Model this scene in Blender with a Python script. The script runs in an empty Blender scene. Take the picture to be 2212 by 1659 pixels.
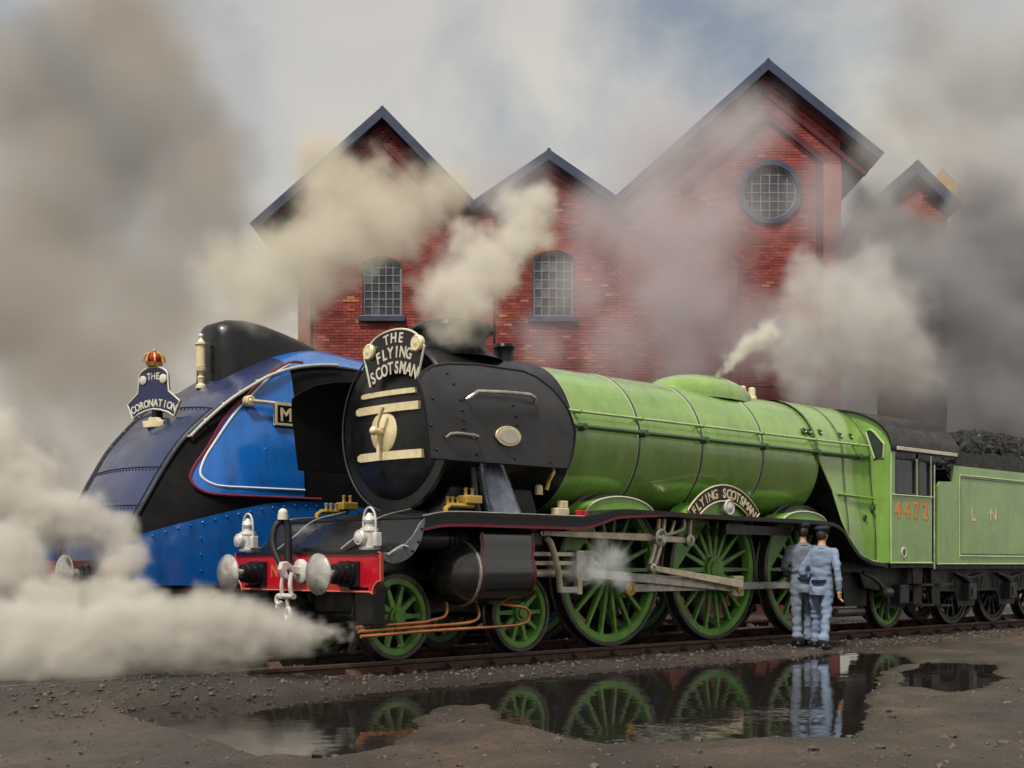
import bpy, bmesh, math, random
import numpy as np
from mathutils import Vector, Matrix, noise as mnoise

random.seed(7)
R = math.radians
SC = bpy.context.scene
COL = SC.collection

# ------------------------------------------------------------------ camera
ALPHA = R(44.0)                       # angle between the tracks (+X) and the picture plane
EYE = Vector((-9.128, -12.105, 1.07))  # +X runs back along the tracks, z = 0 is the rail top
RGT = Vector((math.cos(ALPHA), -math.sin(ALPHA), 0))
FWD = Vector((math.sin(ALPHA), math.cos(ALPHA), 0))
cd = bpy.data.cameras.new('camera')
cam = bpy.data.objects.new('camera', cd)
COL.objects.link(cam)
cam.location = EYE
cam.rotation_euler = (R(90), 0, -ALPHA)
cd.sensor_width = 36
cd.lens = 36 * 2800 / 2212
cd.shift_y = 390.5 / 2212
cd.clip_end = 2000
cd.clip_start = 0.1
SC.camera = cam


def at(px, py, d):
    """point d metres in front of the eye that shows at (px, py) of a 2212 x 1659 picture"""
    return EYE + FWD * d + RGT * ((px - 1106) / 2800 * d) + Vector((0, 0, (1220 - py) / 2800 * d))


def on_z(px, py, z):
    return at(px, py, 2800 * (EYE.z - z) / (py - 1220))


# ------------------------------------------------------------------ sky, sun, exposure
SUN_EL = R(58)
to_sun = (RGT * -0.30 + FWD * -0.62).normalized() * math.cos(SUN_EL) + Vector((0, 0, math.sin(SUN_EL)))
world = bpy.data.worlds.new('World')
SC.world = world
world.use_nodes = True
wn, wl = world.node_tree.nodes, world.node_tree.links
wn.clear()
w_out = wn.new('ShaderNodeOutputWorld')
w_bg = wn.new('ShaderNodeBackground')
sky = wn.new('ShaderNodeTexSky')
sky.sky_type = 'NISHITA'
sky.sun_disc = False
sky.sun_elevation = SUN_EL
sky.sun_rotation = math.atan2(to_sun.x, to_sun.y)
sky.air_density = 1.4
sky.dust_density = 3.0
w_tc = wn.new('ShaderNodeTexCoord')
w_scl = wn.new('ShaderNodeVectorMath'); w_scl.operation = 'SCALE'; w_scl.inputs['Scale'].default_value = 0.075
wl.new(sky.outputs[0], w_scl.inputs[0])
w_map = wn.new('ShaderNodeMapping')
w_map.inputs['Scale'].default_value = (1.0, 1.0, 1.5)
w_map.inputs['Location'].default_value = (-4.447, 0.975, 3.889)
wl.new(w_tc.outputs['Generated'], w_map.inputs[0])
w_n1 = wn.new('ShaderNodeTexNoise')
w_n1.inputs['Scale'].default_value = 2.6
w_n1.inputs['Detail'].default_value = 7
w_n1.inputs['Roughness'].default_value = 0.52
w_n1.inputs['Distortion'].default_value = 0.4
wl.new(w_map.outputs[0], w_n1.inputs['Vector'])
w_n2 = wn.new('ShaderNodeTexNoise')
w_n2.inputs['Scale'].default_value = 1.7
w_n2.inputs['Detail'].default_value = 4
wl.new(w_map.outputs[0], w_n2.inputs['Vector'])
w_r1 = wn.new('ShaderNodeValToRGB')      # how much smoke-grey cloud covers the blue
w_r1.color_ramp.elements[0].color = (0.22, 0.22, 0.22, 1)
w_r1.color_ramp.elements[0].position = 0.34
w_r1.color_ramp.elements[1].position = 0.52
wl.new(w_n1.outputs['Fac'], w_r1.inputs[0])
w_r2 = wn.new('ShaderNodeValToRGB')      # cloud tints
cr = w_r2.color_ramp
cr.elements[0].position = 0.28; cr.elements[0].color = (0.40, 0.40, 0.42, 1)
cr.elements[1].position = 0.72; cr.elements[1].color = (0.84, 0.70, 0.47, 1)
e = cr.elements.new(0.5); e.color = (0.60, 0.575, 0.52, 1)
wl.new(w_n2.outputs['Fac'], w_r2.inputs[0])
w_mix = wn.new('ShaderNodeMix'); w_mix.data_type = 'RGBA'
wl.new(w_r1.outputs[0], w_mix.inputs['Factor'])
wl.new(w_scl.outputs[0], w_mix.inputs['A'])
wl.new(w_r2.outputs[0], w_mix.inputs['B'])
wl.new(w_mix.outputs['Result'], w_bg.inputs['Color'])
w_bg.inputs['Strength'].default_value = 1.0
wl.new(w_bg.outputs[0], w_out.inputs[0])

sd = bpy.data.lights.new('sun', 'SUN')
sd.energy = 3.4
sd.angle = R(7)
sd.color = (1.0, 0.95, 0.86)
sun = bpy.data.objects.new('sun', sd)
COL.objects.link(sun)
sun.rotation_euler = (-to_sun).to_track_quat('-Z', 'Y').to_euler()

SC.view_settings.view_transform = 'Standard'
SC.view_settings.look = 'None'
SC.view_settings.exposure = 0.2
SC.view_settings.gamma = 1.0
cy = SC.cycles
cy.use_denoising = True
try:
    cy.denoiser = 'OPENIMAGEDENOISE'
except Exception:
    pass
cy.max_bounces = 6
cy.diffuse_bounces = 3
cy.glossy_bounces = 3
cy.transparent_max_bounces = 16
cy.volume_bounces = 3
cy.volume_step_rate = 1.5
cy.volume_max_steps = 200
cy.use_adaptive_sampling = True
cy.adaptive_threshold = 0.02
cy.caustics_reflective = False
cy.caustics_refractive = False


# ------------------------------------------------------------------ helpers
def tag(o, label=None, cat=None, group=None, kind=None):
    if label: o['label'] = label
    if cat: o['category'] = cat
    if group: o['group'] = group
    if kind: o['kind'] = kind
    return o


def empty(name, loc=(0, 0, 0), rz=0.0, parent=None):
    o = bpy.data.objects.new(name, None)
    COL.objects.link(o)
    o.location = loc
    o.rotation_euler = (0, 0, rz)
    o.parent = parent
    o.empty_display_size = 0.2
    return o


def inst(name, mesh, parent=None, mtx=None):
    o = bpy.data.objects.new(name, mesh)
    COL.objects.link(o)
    o.parent = parent
    if mtx is not None:
        o.matrix_local = mtx
    return o


def basis(n):
    n = Vector(n).normalized()
    a = Vector((0, 0, 1)) if abs(n.z) < 0.9 else Vector((1, 0, 0))
    u = a.cross(n).normalized()
    return u, n.cross(u).normalized(), n


class MB:
    def __init__(s):
        s.v, s.f = [], []

    def add(s, vs, fs):
        o = len(s.v)
        s.v += [tuple(p) for p in vs]
        s.f += [tuple(i + o for i in f) for f in fs]
        return s

    def box(s, x0, x1, y0, y1, z0, z1, no_back=False):
        vs = [(x, y, z) for x in (x0, x1) for y in (y0, y1) for z in (z0, z1)]
        fs = [(0, 1, 3, 2), (4, 6, 7, 5), (0, 4, 5, 1), (0, 2, 6, 4), (1, 5, 7, 3)]
        if not no_back: fs.append((2, 3, 7, 6))
        return s.add(vs, fs)

    def obox(s, c, ax, h):
        """box with centre c, axes ax (3 vectors) and half sizes h"""
        c = Vector(c)
        A = [Vector(a).normalized() * k for a, k in zip(ax, h)]
        vs = [c + A[0] * i + A[1] * j + A[2] * k for i in (-1, 1) for j in (-1, 1) for k in (-1, 1)]
        return s.add(vs, [(0, 1, 3, 2), (4, 6, 7, 5), (0, 4, 5, 1), (2, 3, 7, 6), (0, 2, 6, 4), (1, 5, 7, 3)])

    def rings(s, rs, cap0=True, cap1=True, closed=True):
        n = len(rs[0])
        vs = [p for r in rs for p in r]
        fs = []
        m = n if closed else n - 1
        for i in range(len(rs) - 1):
            for j in range(m):
                k = (j + 1) % n
                fs.append((i * n + j, i * n + k, (i + 1) * n + k, (i + 1) * n + j))
        if cap0: fs.append(tuple(range(n - 1, -1, -1)))
        if cap1: fs.append(tuple((len(rs) - 1) * n + j for j in range(n)))
        return s.add(vs, fs)

    def cyl(s, p0, p1, r0, r1=None, n=16, caps=True):
        r1 = r0 if r1 is None else r1
        p0, p1 = Vector(p0), Vector(p1)
        u, w, _ = basis(p1 - p0)
        an = [2 * math.pi * j / n for j in range(n)]
        return s.rings([[p + u * (r * math.cos(a)) + w * (r * math.sin(a)) for a in an] for p, r in ((p0, r0), (p1, r1))], caps, caps)

    def lathe(s, o, ax, prof, n=24, cap=True, sy=1.0):
        """profile [(distance along ax, radius)] turned round ax through o"""
        o = Vector(o)
        u, w, d = basis(ax)
        an = [2 * math.pi * j / n for j in range(n)]
        return s.rings([[o + d * t + u * (r * math.cos(a)) + w * (r * sy * math.sin(a)) for a in an] for t, r in prof], cap, cap)

    def tube(s, pts, r, n=8, closed=False, rs=None):
        pts = [Vector(p) for p in pts]
        rings = []
        m = len(pts)
        u = None
        for i, p in enumerate(pts):
            if closed:
                d = pts[(i + 1) % m] - pts[i - 1]
            else:
                d = pts[min(i + 1, m - 1)] - pts[max(i - 1, 0)]
            d.normalize()
            if u is None:
                u = basis(d)[0]
            u = (u - d * u.dot(d)).normalized()
            w = d.cross(u)
            rr = rs[i] if rs else r
            rings.append([p + u * (rr * math.cos(2 * math.pi * j / n)) + w * (rr * math.sin(2 * math.pi * j / n)) for j in range(n)])
        if closed:
            rings.append(rings[0])
            return s.rings(rings, False, False)
        return s.rings(rings)

    def sphere(s, c, r, n=12, m=8, sc=(1, 1, 1)):
        c = Vector(c)
        rs = []
        for i in range(m + 1):
            t = math.pi * i / m
            k = max(math.sin(t), 0.01)
            rs.append([c + Vector((r * sc[0] * k * math.cos(2 * math.pi * j / n), r * sc[1] * k * math.sin(2 * math.pi * j / n), -r * sc[2] * math.cos(t))) for j in range(n)])
        return s.rings(rs)

    def prism(s, poly, plane, a, b):
        """2-D polygon extruded: plane 'xz' -> along y, 'yz' -> along x, 'xy' -> along z"""
        def P(p, t):
            return {'xz': (p[0], t, p[1]), 'yz': (t, p[0], p[1]), 'xy': (p[0], p[1], t)}[plane]
        return s.rings([[P(p, a) for p in poly], [P(p, b) for p in poly]])

    def grid(s, fn, nu, nv):
        vs = [fn(i / nu, j / nv) for i in range(nu + 1) for j in range(nv + 1)]
        fs = [(i * (nv + 1) + j, (i + 1) * (nv + 1) + j, (i + 1) * (nv + 1) + j + 1, i * (nv + 1) + j + 1) for i in range(nu) for j in range(nv)]
        return s.add(vs, fs)

    def mesh(s, name, mat, smooth=35):
        me = bpy.data.meshes.new(name)
        me.from_pydata(s.v, [], s.f)
        bm = bmesh.new(); bm.from_mesh(me)
        bmesh.ops.recalc_face_normals(bm, faces=bm.faces)
        bm.to_mesh(me); bm.free()
        if smooth:
            me.polygons.foreach_set('use_smooth', [True] * len(me.polygons))
            me.set_sharp_from_angle(angle=R(smooth))
        if mat: me.materials.append(mat)
        return me

    def build(s, name, mat, parent=None, smooth=35, bevel=0.0, mtx=None):
        o = inst(name, s.mesh(name, mat, smooth), parent, mtx)
        if bevel:
            m = o.modifiers.new('bevel', 'BEVEL')
            m.width = bevel; m.segments = 2; m.limit_method = 'ANGLE'; m.angle_limit = R(40)
        return o


def copy_tree(o, parent=None):
    c = o.copy()
    COL.objects.link(c)
    c.parent = parent
    for ch in list(o.children):
        copy_tree(ch, c)
    return c


def arc(cx, cy_, r, a0, a1, n):
    return [(cx + r * math.cos(R(a0 + (a1 - a0) * i / n)), cy_ + r * math.sin(R(a0 + (a1 - a0) * i / n))) for i in range(n + 1)]


def spline(pts, n=8):
    """Catmull-Rom through points of any dimension"""
    P = [np.array(p, float) for p in pts]
    P = [2 * P[0] - P[1]] + P + [2 * P[-1] - P[-2]]
    out = []
    for i in range(1, len(P) - 2):
        for k in range(n):
            t = k / n
            a, b, c, d = P[i - 1:i + 3]
            out.append(tuple(0.5 * ((2 * b) + (c - a) * t + (2 * a - 5 * b + 4 * c - d) * t * t + (3 * b - a - 3 * c + d) * t ** 3)))
    out.append(tuple(P[-2]))
    return out


def lerp_tab(tab, x):
    return float(np.interp(x, [t[0] for t in tab], [t[1] for t in tab]))


# ------------------------------------------------------------------ materials
MATS = {}


def mat(name, base, rough=0.5, metal=0.0, coat=0.0, var=0.25, vscale=3.0, bump=0.0, bscale=40.0, grime=0.0, gcol=(0.05, 0.042, 0.035), spec=0.5, island=0.0, alt=None, rvar=0.12, streak=0.0):
    if name in MATS: return MATS[name]
    m = bpy.data.materials.new(name)
    m.use_nodes = True
    N, L = m.node_tree.nodes, m.node_tree.links
    b = N['Principled BSDF']
    b.inputs['Metallic'].default_value = metal
    b.inputs['Specular IOR Level'].default_value = spec
    b.inputs['Coat Weight'].default_value = coat
    b.inputs['Coat Roughness'].default_value = 0.12
    tc = N.new('ShaderNodeTexCoord')
    geo = N.new('ShaderNodeNewGeometry')
    nz = N.new('ShaderNodeTexNoise')
    nz.inputs['Scale'].default_value = vscale
    nz.inputs['Detail'].default_value = 6
    nz.inputs['Roughness'].default_value = 0.62
    L.new(geo.outputs['Position'], nz.inputs['Vector'])
    mr = N.new('ShaderNodeMapRange')
    mr.inputs['From Min'].default_value = 0.3
    mr.inputs['From Max'].default_value = 0.7
    mr.inputs['To Min'].default_value = 1 - var
    mr.inputs['To Max'].default_value = 1 + var * 0.6
    L.new(nz.outputs['Fac'], mr.inputs['Value'])
    vm = N.new('ShaderNodeVectorMath'); vm.operation = 'SCALE'
    L.new(mr.outputs[0], vm.inputs['Scale'])
    vm.inputs[0].default_value = base
    col = vm.outputs[0]
    if alt:
        mx = N.new('ShaderNodeMix'); mx.data_type = 'RGBA'
        rp = N.new('ShaderNodeMapRange')
        rp.inputs['From Min'].default_value = 0.35; rp.inputs['From Max'].default_value = 0.85
        rp.interpolation_type = 'SMOOTHSTEP'
        L.new(geo.outputs['Random Per Island'], rp.inputs['Value'])
        L.new(rp.outputs[0], mx.inputs['Factor'])
        mx.inputs['A'].default_value = (*base, 1); mx.inputs['B'].default_value = (*alt, 1)
        L.new(mx.outputs['Result'], vm.inputs[0])
    if island:
        im = N.new('ShaderNodeMapRange')
        im.inputs['To Min'].default_value = 1 - island; im.inputs['To Max'].default_value = 1 + island
        L.new(geo.outputs['Random Per Island'], im.inputs['Value'])
        v2 = N.new('ShaderNodeVectorMath'); v2.operation = 'SCALE'
        L.new(col, v2.inputs[0]); L.new(im.outputs[0], v2.inputs['Scale'])
        col = v2.outputs[0]
    if grime:
        n3 = N.new('ShaderNodeTexNoise')
        n3.inputs['Scale'].default_value = 1.7
        n3.inputs['Detail'].default_value = 9
        n3.inputs['Roughness'].default_value = 0.7
        L.new(geo.outputs['Position'], n3.inputs['Vector'])
        g = N.new('ShaderNodeMapRange')
        g.inputs['From Min'].default_value = 0.48; g.inputs['From Max'].default_value = 0.72
        g.inputs['To Max'].default_value = grime
        L.new(n3.outputs['Fac'], g.inputs['Value'])
        mg = N.new('ShaderNodeMix'); mg.data_type = 'RGBA'
        mg.inputs['B'].default_value = (*gcol, 1)
        L.new(g.outputs[0], mg.inputs['Factor']); L.new(col, mg.inputs['A'])
        col = mg.outputs['Result']
    if streak:
        mp = N.new('ShaderNodeMapping'); mp.inputs['Scale'].default_value = (7.0, 7.0, 0.55)
        L.new(geo.outputs['Position'], mp.inputs[0])
        n6 = N.new('ShaderNodeTexNoise'); n6.inputs['Scale'].default_value = 1.0; n6.inputs['Detail'].default_value = 7; n6.inputs['Roughness'].default_value = 0.65
        L.new(mp.outputs[0], n6.inputs['Vector'])
        g6 = N.new('ShaderNodeMapRange'); g6.inputs['From Min'].default_value = 0.50; g6.inputs['From Max'].default_value = 0.75; g6.inputs['To Max'].default_value = streak
        L.new(n6.outputs['Fac'], g6.inputs['Value'])
        m6 = N.new('ShaderNodeMix'); m6.data_type = 'RGBA'; m6.inputs['B'].default_value = (*gcol, 1)
        L.new(g6.outputs[0], m6.inputs['Factor']); L.new(col, m6.inputs['A'])
        col = m6.outputs['Result']
    L.new(col, b.inputs['Base Color'])
    rr = N.new('ShaderNodeMapRange')
    rr.inputs['From Min'].default_value = 0.3; rr.inputs['From Max'].default_value = 0.7
    rr.inputs['To Min'].default_value = max(0.02, rough - rvar); rr.inputs['To Max'].default_value = min(1, rough + rvar)
    n4 = N.new('ShaderNodeTexNoise')
    n4.inputs['Scale'].default_value = vscale * 2.3
    n4.inputs['Detail'].default_value = 7
    L.new(geo.outputs['Position'], n4.inputs['Vector'])
    L.new(n4.outputs['Fac'], rr.inputs['Value'])
    L.new(rr.outputs[0], b.inputs['Roughness'])
    if bump:
        n5 = N.new('ShaderNodeTexNoise')
        n5.inputs['Scale'].default_value = bscale
        n5.inputs['Detail'].default_value = 6
        L.new(geo.outputs['Position'], n5.inputs['Vector'])
        bp = N.new('ShaderNodeBump')
        bp.inputs['Strength'].default_value = bump
        bp.inputs['Distance'].default_value = 0.02
        L.new(n5.outputs['Fac'], bp.inputs['Height'])
        L.new(bp.outputs[0], b.inputs['Normal'])
    MATS[name] = m
    return m


BLACK = mat('engine_black', (0.0065, 0.0066, 0.0085), 0.36, coat=0.12, var=0.4, grime=0.4, gcol=(0.018, 0.016, 0.015), bump=0.05, bscale=9, spec=0.35)
BLACK_SHADE = mat('matt_black_and_shade', (0.0055, 0.0055, 0.006), 0.75, var=0.5, vscale=2, spec=0.15)  # matt black paint, also painted in where the sides fall into shade
GLOSS = mat('polished_black_cladding', (0.006, 0.007, 0.010), 0.20, coat=1.0, var=0.3, bump=0.04, bscale=5)
PIPE = mat('blue_grey_steam_pipe', (0.26, 0.30, 0.38), 0.30, metal=0.55, var=0.4, vscale=5, grime=0.5, gcol=(0.05, 0.05, 0.055))
DROP = mat('steel_grey_paint', (0.13, 0.145, 0.165), 0.34, coat=0.3, var=0.35, vscale=6, grime=0.4)
FRAME = mat('sooty_black', (0.009, 0.009, 0.009), 0.5, var=0.5, grime=0.7, gcol=(0.030, 0.025, 0.020), bump=0.15, bscale=25)
GREY = mat('smoky_grey_paint', (0.034, 0.034, 0.038), 0.38, var=0.35, grime=0.4, bump=0.08, bscale=12)
GREEN = mat('apple_green_paint', (0.225, 0.395, 0.085), 0.30, coat=1.0, var=0.16, vscale=1.6, grime=0.30, gcol=(0.075, 0.11, 0.04), bump=0.07, bscale=4, streak=0.38)
GREEN2 = mat('pale_apple_green_paint', (0.19, 0.42, 0.06), 0.3, coat=0.4, var=0.15, grime=0.15, gcol=(0.08, 0.13, 0.04))
WGREEN = mat('wheel_green', (0.135, 0.35, 0.045), 0.36, coat=0.25, var=0.3, vscale=5, grime=0.75, gcol=(0.035, 0.042, 0.018), bump=0.06)
DGREEN = mat('dark_green_lining', (0.025, 0.075, 0.02), 0.35, coat=0.3)
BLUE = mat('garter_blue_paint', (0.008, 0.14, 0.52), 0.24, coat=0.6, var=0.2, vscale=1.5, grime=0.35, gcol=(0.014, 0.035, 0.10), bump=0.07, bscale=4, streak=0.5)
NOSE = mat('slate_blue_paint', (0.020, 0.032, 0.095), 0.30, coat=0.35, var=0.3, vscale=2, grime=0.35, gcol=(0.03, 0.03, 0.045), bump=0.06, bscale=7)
RED = mat('buffer_beam_red', (0.47, 0.006, 0.018), 0.32, coat=0.35, var=0.2, grime=0.25, gcol=(0.10, 0.01, 0.01), bump=0.05, bscale=20)
MAROON = mat('maroon_lining', (0.17, 0.010, 0.03), 0.4, var=0.2)
CREAM = mat('cream_lining', (0.66, 0.62, 0.50), 0.42, var=0.2, grime=0.25, gcol=(0.25, 0.22, 0.17))
PALEG = mat('pale_green_lining', (0.42, 0.55, 0.26), 0.42, var=0.2)
BRASS = mat('polished_brass', (0.80, 0.69, 0.42), 0.34, metal=0.2, var=0.2, vscale=8, grime=0.25, gcol=(0.2, 0.14, 0.06))
GOLD = mat('gold_fittings', (0.62, 0.40, 0.09), 0.32, metal=0.5, var=0.2, grime=0.3, gcol=(0.15, 0.09, 0.03))
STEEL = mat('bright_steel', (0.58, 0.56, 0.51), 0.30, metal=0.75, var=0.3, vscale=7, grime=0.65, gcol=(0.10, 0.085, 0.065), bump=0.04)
ROD = mat('oiled_steel_rod', (0.66, 0.57, 0.41), 0.36, metal=0.3, var=0.3, vscale=6, grime=0.5, gcol=(0.09, 0.07, 0.05))
SILVER = mat('white_metal', (0.70, 0.68, 0.64), 0.36, metal=0.25, var=0.22, vscale=9, grime=0.35, gcol=(0.22, 0.2, 0.17))
BUFFER_M = mat('worn_buffer_steel', (0.66, 0.65, 0.62), 0.28, metal=0.85, var=0.15, vscale=6, grime=0.3, gcol=(0.34, 0.31, 0.27), bump=0.02, bscale=14)
TYRE = mat('worn_tyre_steel', (0.085, 0.08, 0.075), 0.36, metal=0.6, var=0.4, vscale=9, grime=0.5)
COPPER = mat('copper_pipe', (0.62, 0.25, 0.11), 0.36, metal=0.65, var=0.3, vscale=8, grime=0.4, gcol=(0.12, 0.06, 0.04))
GLASS = mat('dark_window_glass', (0.035, 0.04, 0.045), 0.10, var=0.5, vscale=2.0, rvar=0.08)
SHED_GLASS = mat('sooty_shed_glass', (0.030, 0.034, 0.042), 0.25, var=0.5, vscale=1.5, grime=0.4, gcol=(0.07, 0.07, 0.07))
SHED_GLASS2 = mat('pale_shed_glass', (0.09, 0.10, 0.12), 0.3, var=0.4, vscale=3)
SASH = mat('weathered_sash_paint', (0.20, 0.20, 0.22), 0.6, var=0.3, vscale=6)
BRICK = mat('red_brick', (0.27, 0.062, 0.052), 0.85, var=0.35, vscale=0.8, bump=0.4, bscale=60, grime=0.5, gcol=(0.085, 0.028, 0.028), island=0.30, spec=0.25, streak=0.45)
BRICK2 = mat('orange_brick', (0.46, 0.16, 0.075), 0.85, var=0.3, vscale=3, bump=0.4, bscale=60, spec=0.25)
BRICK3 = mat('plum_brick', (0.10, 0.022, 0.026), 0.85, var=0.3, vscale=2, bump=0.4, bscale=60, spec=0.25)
BRICK4 = mat('light_red_brick', (0.36, 0.105, 0.07), 0.85, var=0.3, vscale=2, bump=0.4, bscale=60, spec=0.25)
MORTAR = mat('sooty_mortar', (0.15, 0.045, 0.04), 0.92, var=0.3, vscale=2, bump=0.3, spec=0.2)
SLATE = mat('blue_slate', (0.030, 0.045, 0.095), 0.5, var=0.4, vscale=3, bump=0.3, bscale=18, grime=0.3)
SUNLIT = mat('sunlit_slope_yellow', (0.62, 0.40, 0.12), 0.7, var=0.3)  # yellow that paints sunlight on the workshop roof slope
COALM = mat('coal', (0.010, 0.010, 0.011), 0.42, var=0.4, vscale=9, bump=0.5, bscale=20, island=0.4)
STONE = mat('ballast_stone', (0.085, 0.07, 0.058), 0.75, var=0.35, vscale=6, bump=0.3, island=0.5)
WOOD = mat('tarred_sleeper', (0.035, 0.027, 0.021), 0.7, var=0.5, vscale=9, bump=0.5, bscale=35)
RUST = mat('rusty_rail', (0.095, 0.045, 0.032), 0.72, var=0.4, vscale=8, bump=0.35, bscale=45, metal=0.1, grime=0.5, gcol=(0.05, 0.03, 0.025))
RAILTOP = mat('polished_rail_head', (0.32, 0.31, 0.30), 0.28, metal=0.85, var=0.3, vscale=6)
DENIM = mat('faded_blue_overalls', (0.21, 0.27, 0.385), 0.85, var=0.2, vscale=5, bump=0.3, bscale=26, grime=0.35, gcol=(0.11, 0.13, 0.18), spec=0.2)
DENIM2 = mat('dusty_blue_overalls', (0.165, 0.195, 0.255), 0.85, var=0.22, vscale=5, bump=0.3, bscale=26, grime=0.4, gcol=(0.085, 0.08, 0.085), spec=0.2)
SKIN = mat('skin', (0.52, 0.27, 0.15), 0.55, var=0.15, vscale=12)
NAVY = mat('navy_cloth', (0.022, 0.028, 0.05), 0.8, var=0.3, vscale=12, spec=0.2)
HAIR = mat('dark_hair', (0.035, 0.025, 0.02), 0.6, var=0.4, vscale=40)
BOOT = mat('black_leather', (0.016, 0.014, 0.013), 0.45, var=0.4, vscale=14, grime=0.6)
ORANGE = mat('shaded_numeral_gold', (0.78, 0.33, 0.07), 0.45, var=0.15)
REDLET = mat('numeral_shade_red', (0.38, 0.03, 0.02), 0.45, var=0.15)


# ------------------------------------------------------------------ lettering
_glyph = {}


def glyph(ch, size, m, ext=0.004, bold=0.022):
    k = (ch, size, m.name)
    if k not in _glyph:
        cu = bpy.data.curves.new('glyph', 'FONT')
        cu.body = ch; cu.size = size; cu.extrude = ext; cu.align_x = 'CENTER'; cu.offset = bold * size
        cu.resolution_u = 3
        to = bpy.data.objects.new('glyph', cu)
        COL.objects.link(to)
        dg = bpy.context.evaluated_depsgraph_get()
        me = bpy.data.meshes.new_from_object(to.evaluated_get(dg))
        w = to.dimensions.x
        bpy.data.objects.remove(to)
        me.name = 'letter'
        me.materials.clear(); me.materials.append(m)
        _glyph[k] = me
    return _glyph[k]


SIDE = Matrix(((1, 0, 0, 0), (0, 0, -1, 0), (0, 1, 0, 0), (0, 0, 0, 1)))      # reads along +X, faces -Y
FRONT = Matrix(((0, 0, -1, 0), (-1, 0, 0, 0), (0, 1, 0, 0), (0, 0, 0, 1)))    # reads along -Y, faces -X


def letters(text, size, m, parent, frame, origin, pts, ext=0.004, sx=1.0):
    """one letter object at each (x, y, angle) of pts in the reading plane"""
    for ch, (x, y, a) in zip(text, pts):
        if ch == ' ': continue
        M = Matrix.Translation(origin) @ frame @ Matrix.Translation((x, y, 0)) @ Matrix.Rotation(a, 4, 'Z') @ Matrix.Diagonal((sx, 1, 1, 1))
        inst('letter', glyph(ch, size, m, ext), parent, M)


def arc_pts(text, r, c, span, size):
    """letters spread over an arc of radius r about (c) with total angle span (degrees), upright at top"""
    n = len(text)
    out = []
    for i in range(n):
        a = 90 + span / 2 - span * (i + 0.5) / n
        out.append((c[0] + r * math.cos(R(a)), c[1] + r * math.sin(R(a)), R(a - 90)))
    return out


# ------------------------------------------------------------------ ground, puddles, tracks
def vnoise(x, y, scale, seed):
    rng = np.random.RandomState(seed)
    T = rng.rand(256, 256)
    x = x * scale + 1000.37; y = y * scale + 1000.71
    xi = np.floor(x).astype(int); yi = np.floor(y).astype(int)
    fx = x - xi; fy = y - yi
    fx = fx * fx * (3 - 2 * fx); fy = fy * fy * (3 - 2 * fy)
    g = lambda a, b: T[a % 256, b % 256]
    return (g(xi, yi) * (1 - fx) + g(xi + 1, yi) * fx) * (1 - fy) + (g(xi, yi + 1) * (1 - fx) + g(xi + 1, yi + 1) * fx) * fy - 0.5


def fbm(x, y, scale, seed, octv=4):
    s = 0; a = 1.0
    for i in range(octv):
        s = s + a * vnoise(x, y, scale * 2 ** i, seed + i); a *= 0.5
    return s


WATER_Z = -0.192
POOLS = [
    [(1050, 1490), (1105, 1452), (1230, 1434), (1400, 1432), (1560, 1430), (1700, 1420), (1800, 1410), (1930, 1412), (1960, 1432), (1900, 1455), (1870, 1500), (1870, 1550), (1810, 1592), (1640, 1602), (1420, 1612), (1230, 1606), (1110, 1566), (1065, 1530)],
    [(180, 1470), (480, 1466), (700, 1454), (850, 1448), (950, 1462), (955, 1510), (910, 1560), (860, 1612), (720, 1640), (540, 1622), (380, 1580), (230, 1530)],
    [(1950, 1450), (2040, 1428), (2140, 1432), (2140, 1478), (2050, 1496), (1965, 1488)],
    [(870, 1452), (1120, 1440), (1140, 1500), (1010, 1528), (880, 1525)],
]
POOLS = [[(q.x, min(q.y, -1.62)) for q in (on_z(px, py, WATER_Z) for px, py in p)] for p in POOLS]


def poly_sd(x, y, poly):
    """signed distance, negative inside"""
    d = np.full(x.shape, 1e9); ins = np.zeros(x.shape, bool)
    n = len(poly)
    for i in range(n):
        ax, ay = poly[i]; bx, by = poly[(i + 1) % n]
        ex, ey = bx - ax, by - ay
        t = np.clip(((x - ax) * ex + (y - ay) * ey) / (ex * ex + ey * ey), 0, 1)
        d = np.minimum(d, np.hypot(x - ax - t * ex, y - ay - t * ey))
        c = ((ay > y) != (by > y)) & (x < ex * (y - ay) / (ey + 1e-12) + ax)
        ins ^= c
    return np.where(ins, -d, d)


def ground_z(x, y):
    x = np.asarray(x, float); y = np.asarray(y, float)
    h = -0.160 + 0.045 * fbm(x, y, 0.7, 3) + 0.034 * fbm(x, y, 3.1, 11, 5)
    bed = np.clip(1.25 - np.minimum(np.abs(y) - 1.0, np.abs(y - 3.4) - 1.0) * 1.6, 0, 1)
    h = h * (1 - bed) + (-0.122 + 0.118 * np.clip((-0.9 - x) / 1.4, 0, 1) + 0.018 * fbm(x, y, 4.0, 31)) * bed
    wob = 0.15 * fbm(x, y, 1.4, 21, 4)
    near = (np.abs(x + 1) < 16) & (np.abs(y + 5) < 12)
    for p in POOLS:
        sd = np.full(x.shape, 9.0)
        sd[near] = poly_sd(x[near], y[near], p) + wob[near]
        k = np.clip((0.16 - sd) / 0.5, 0, 1)
        h = h - 0.185 * k * k * (3 - 2 * k)
    return h


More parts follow.
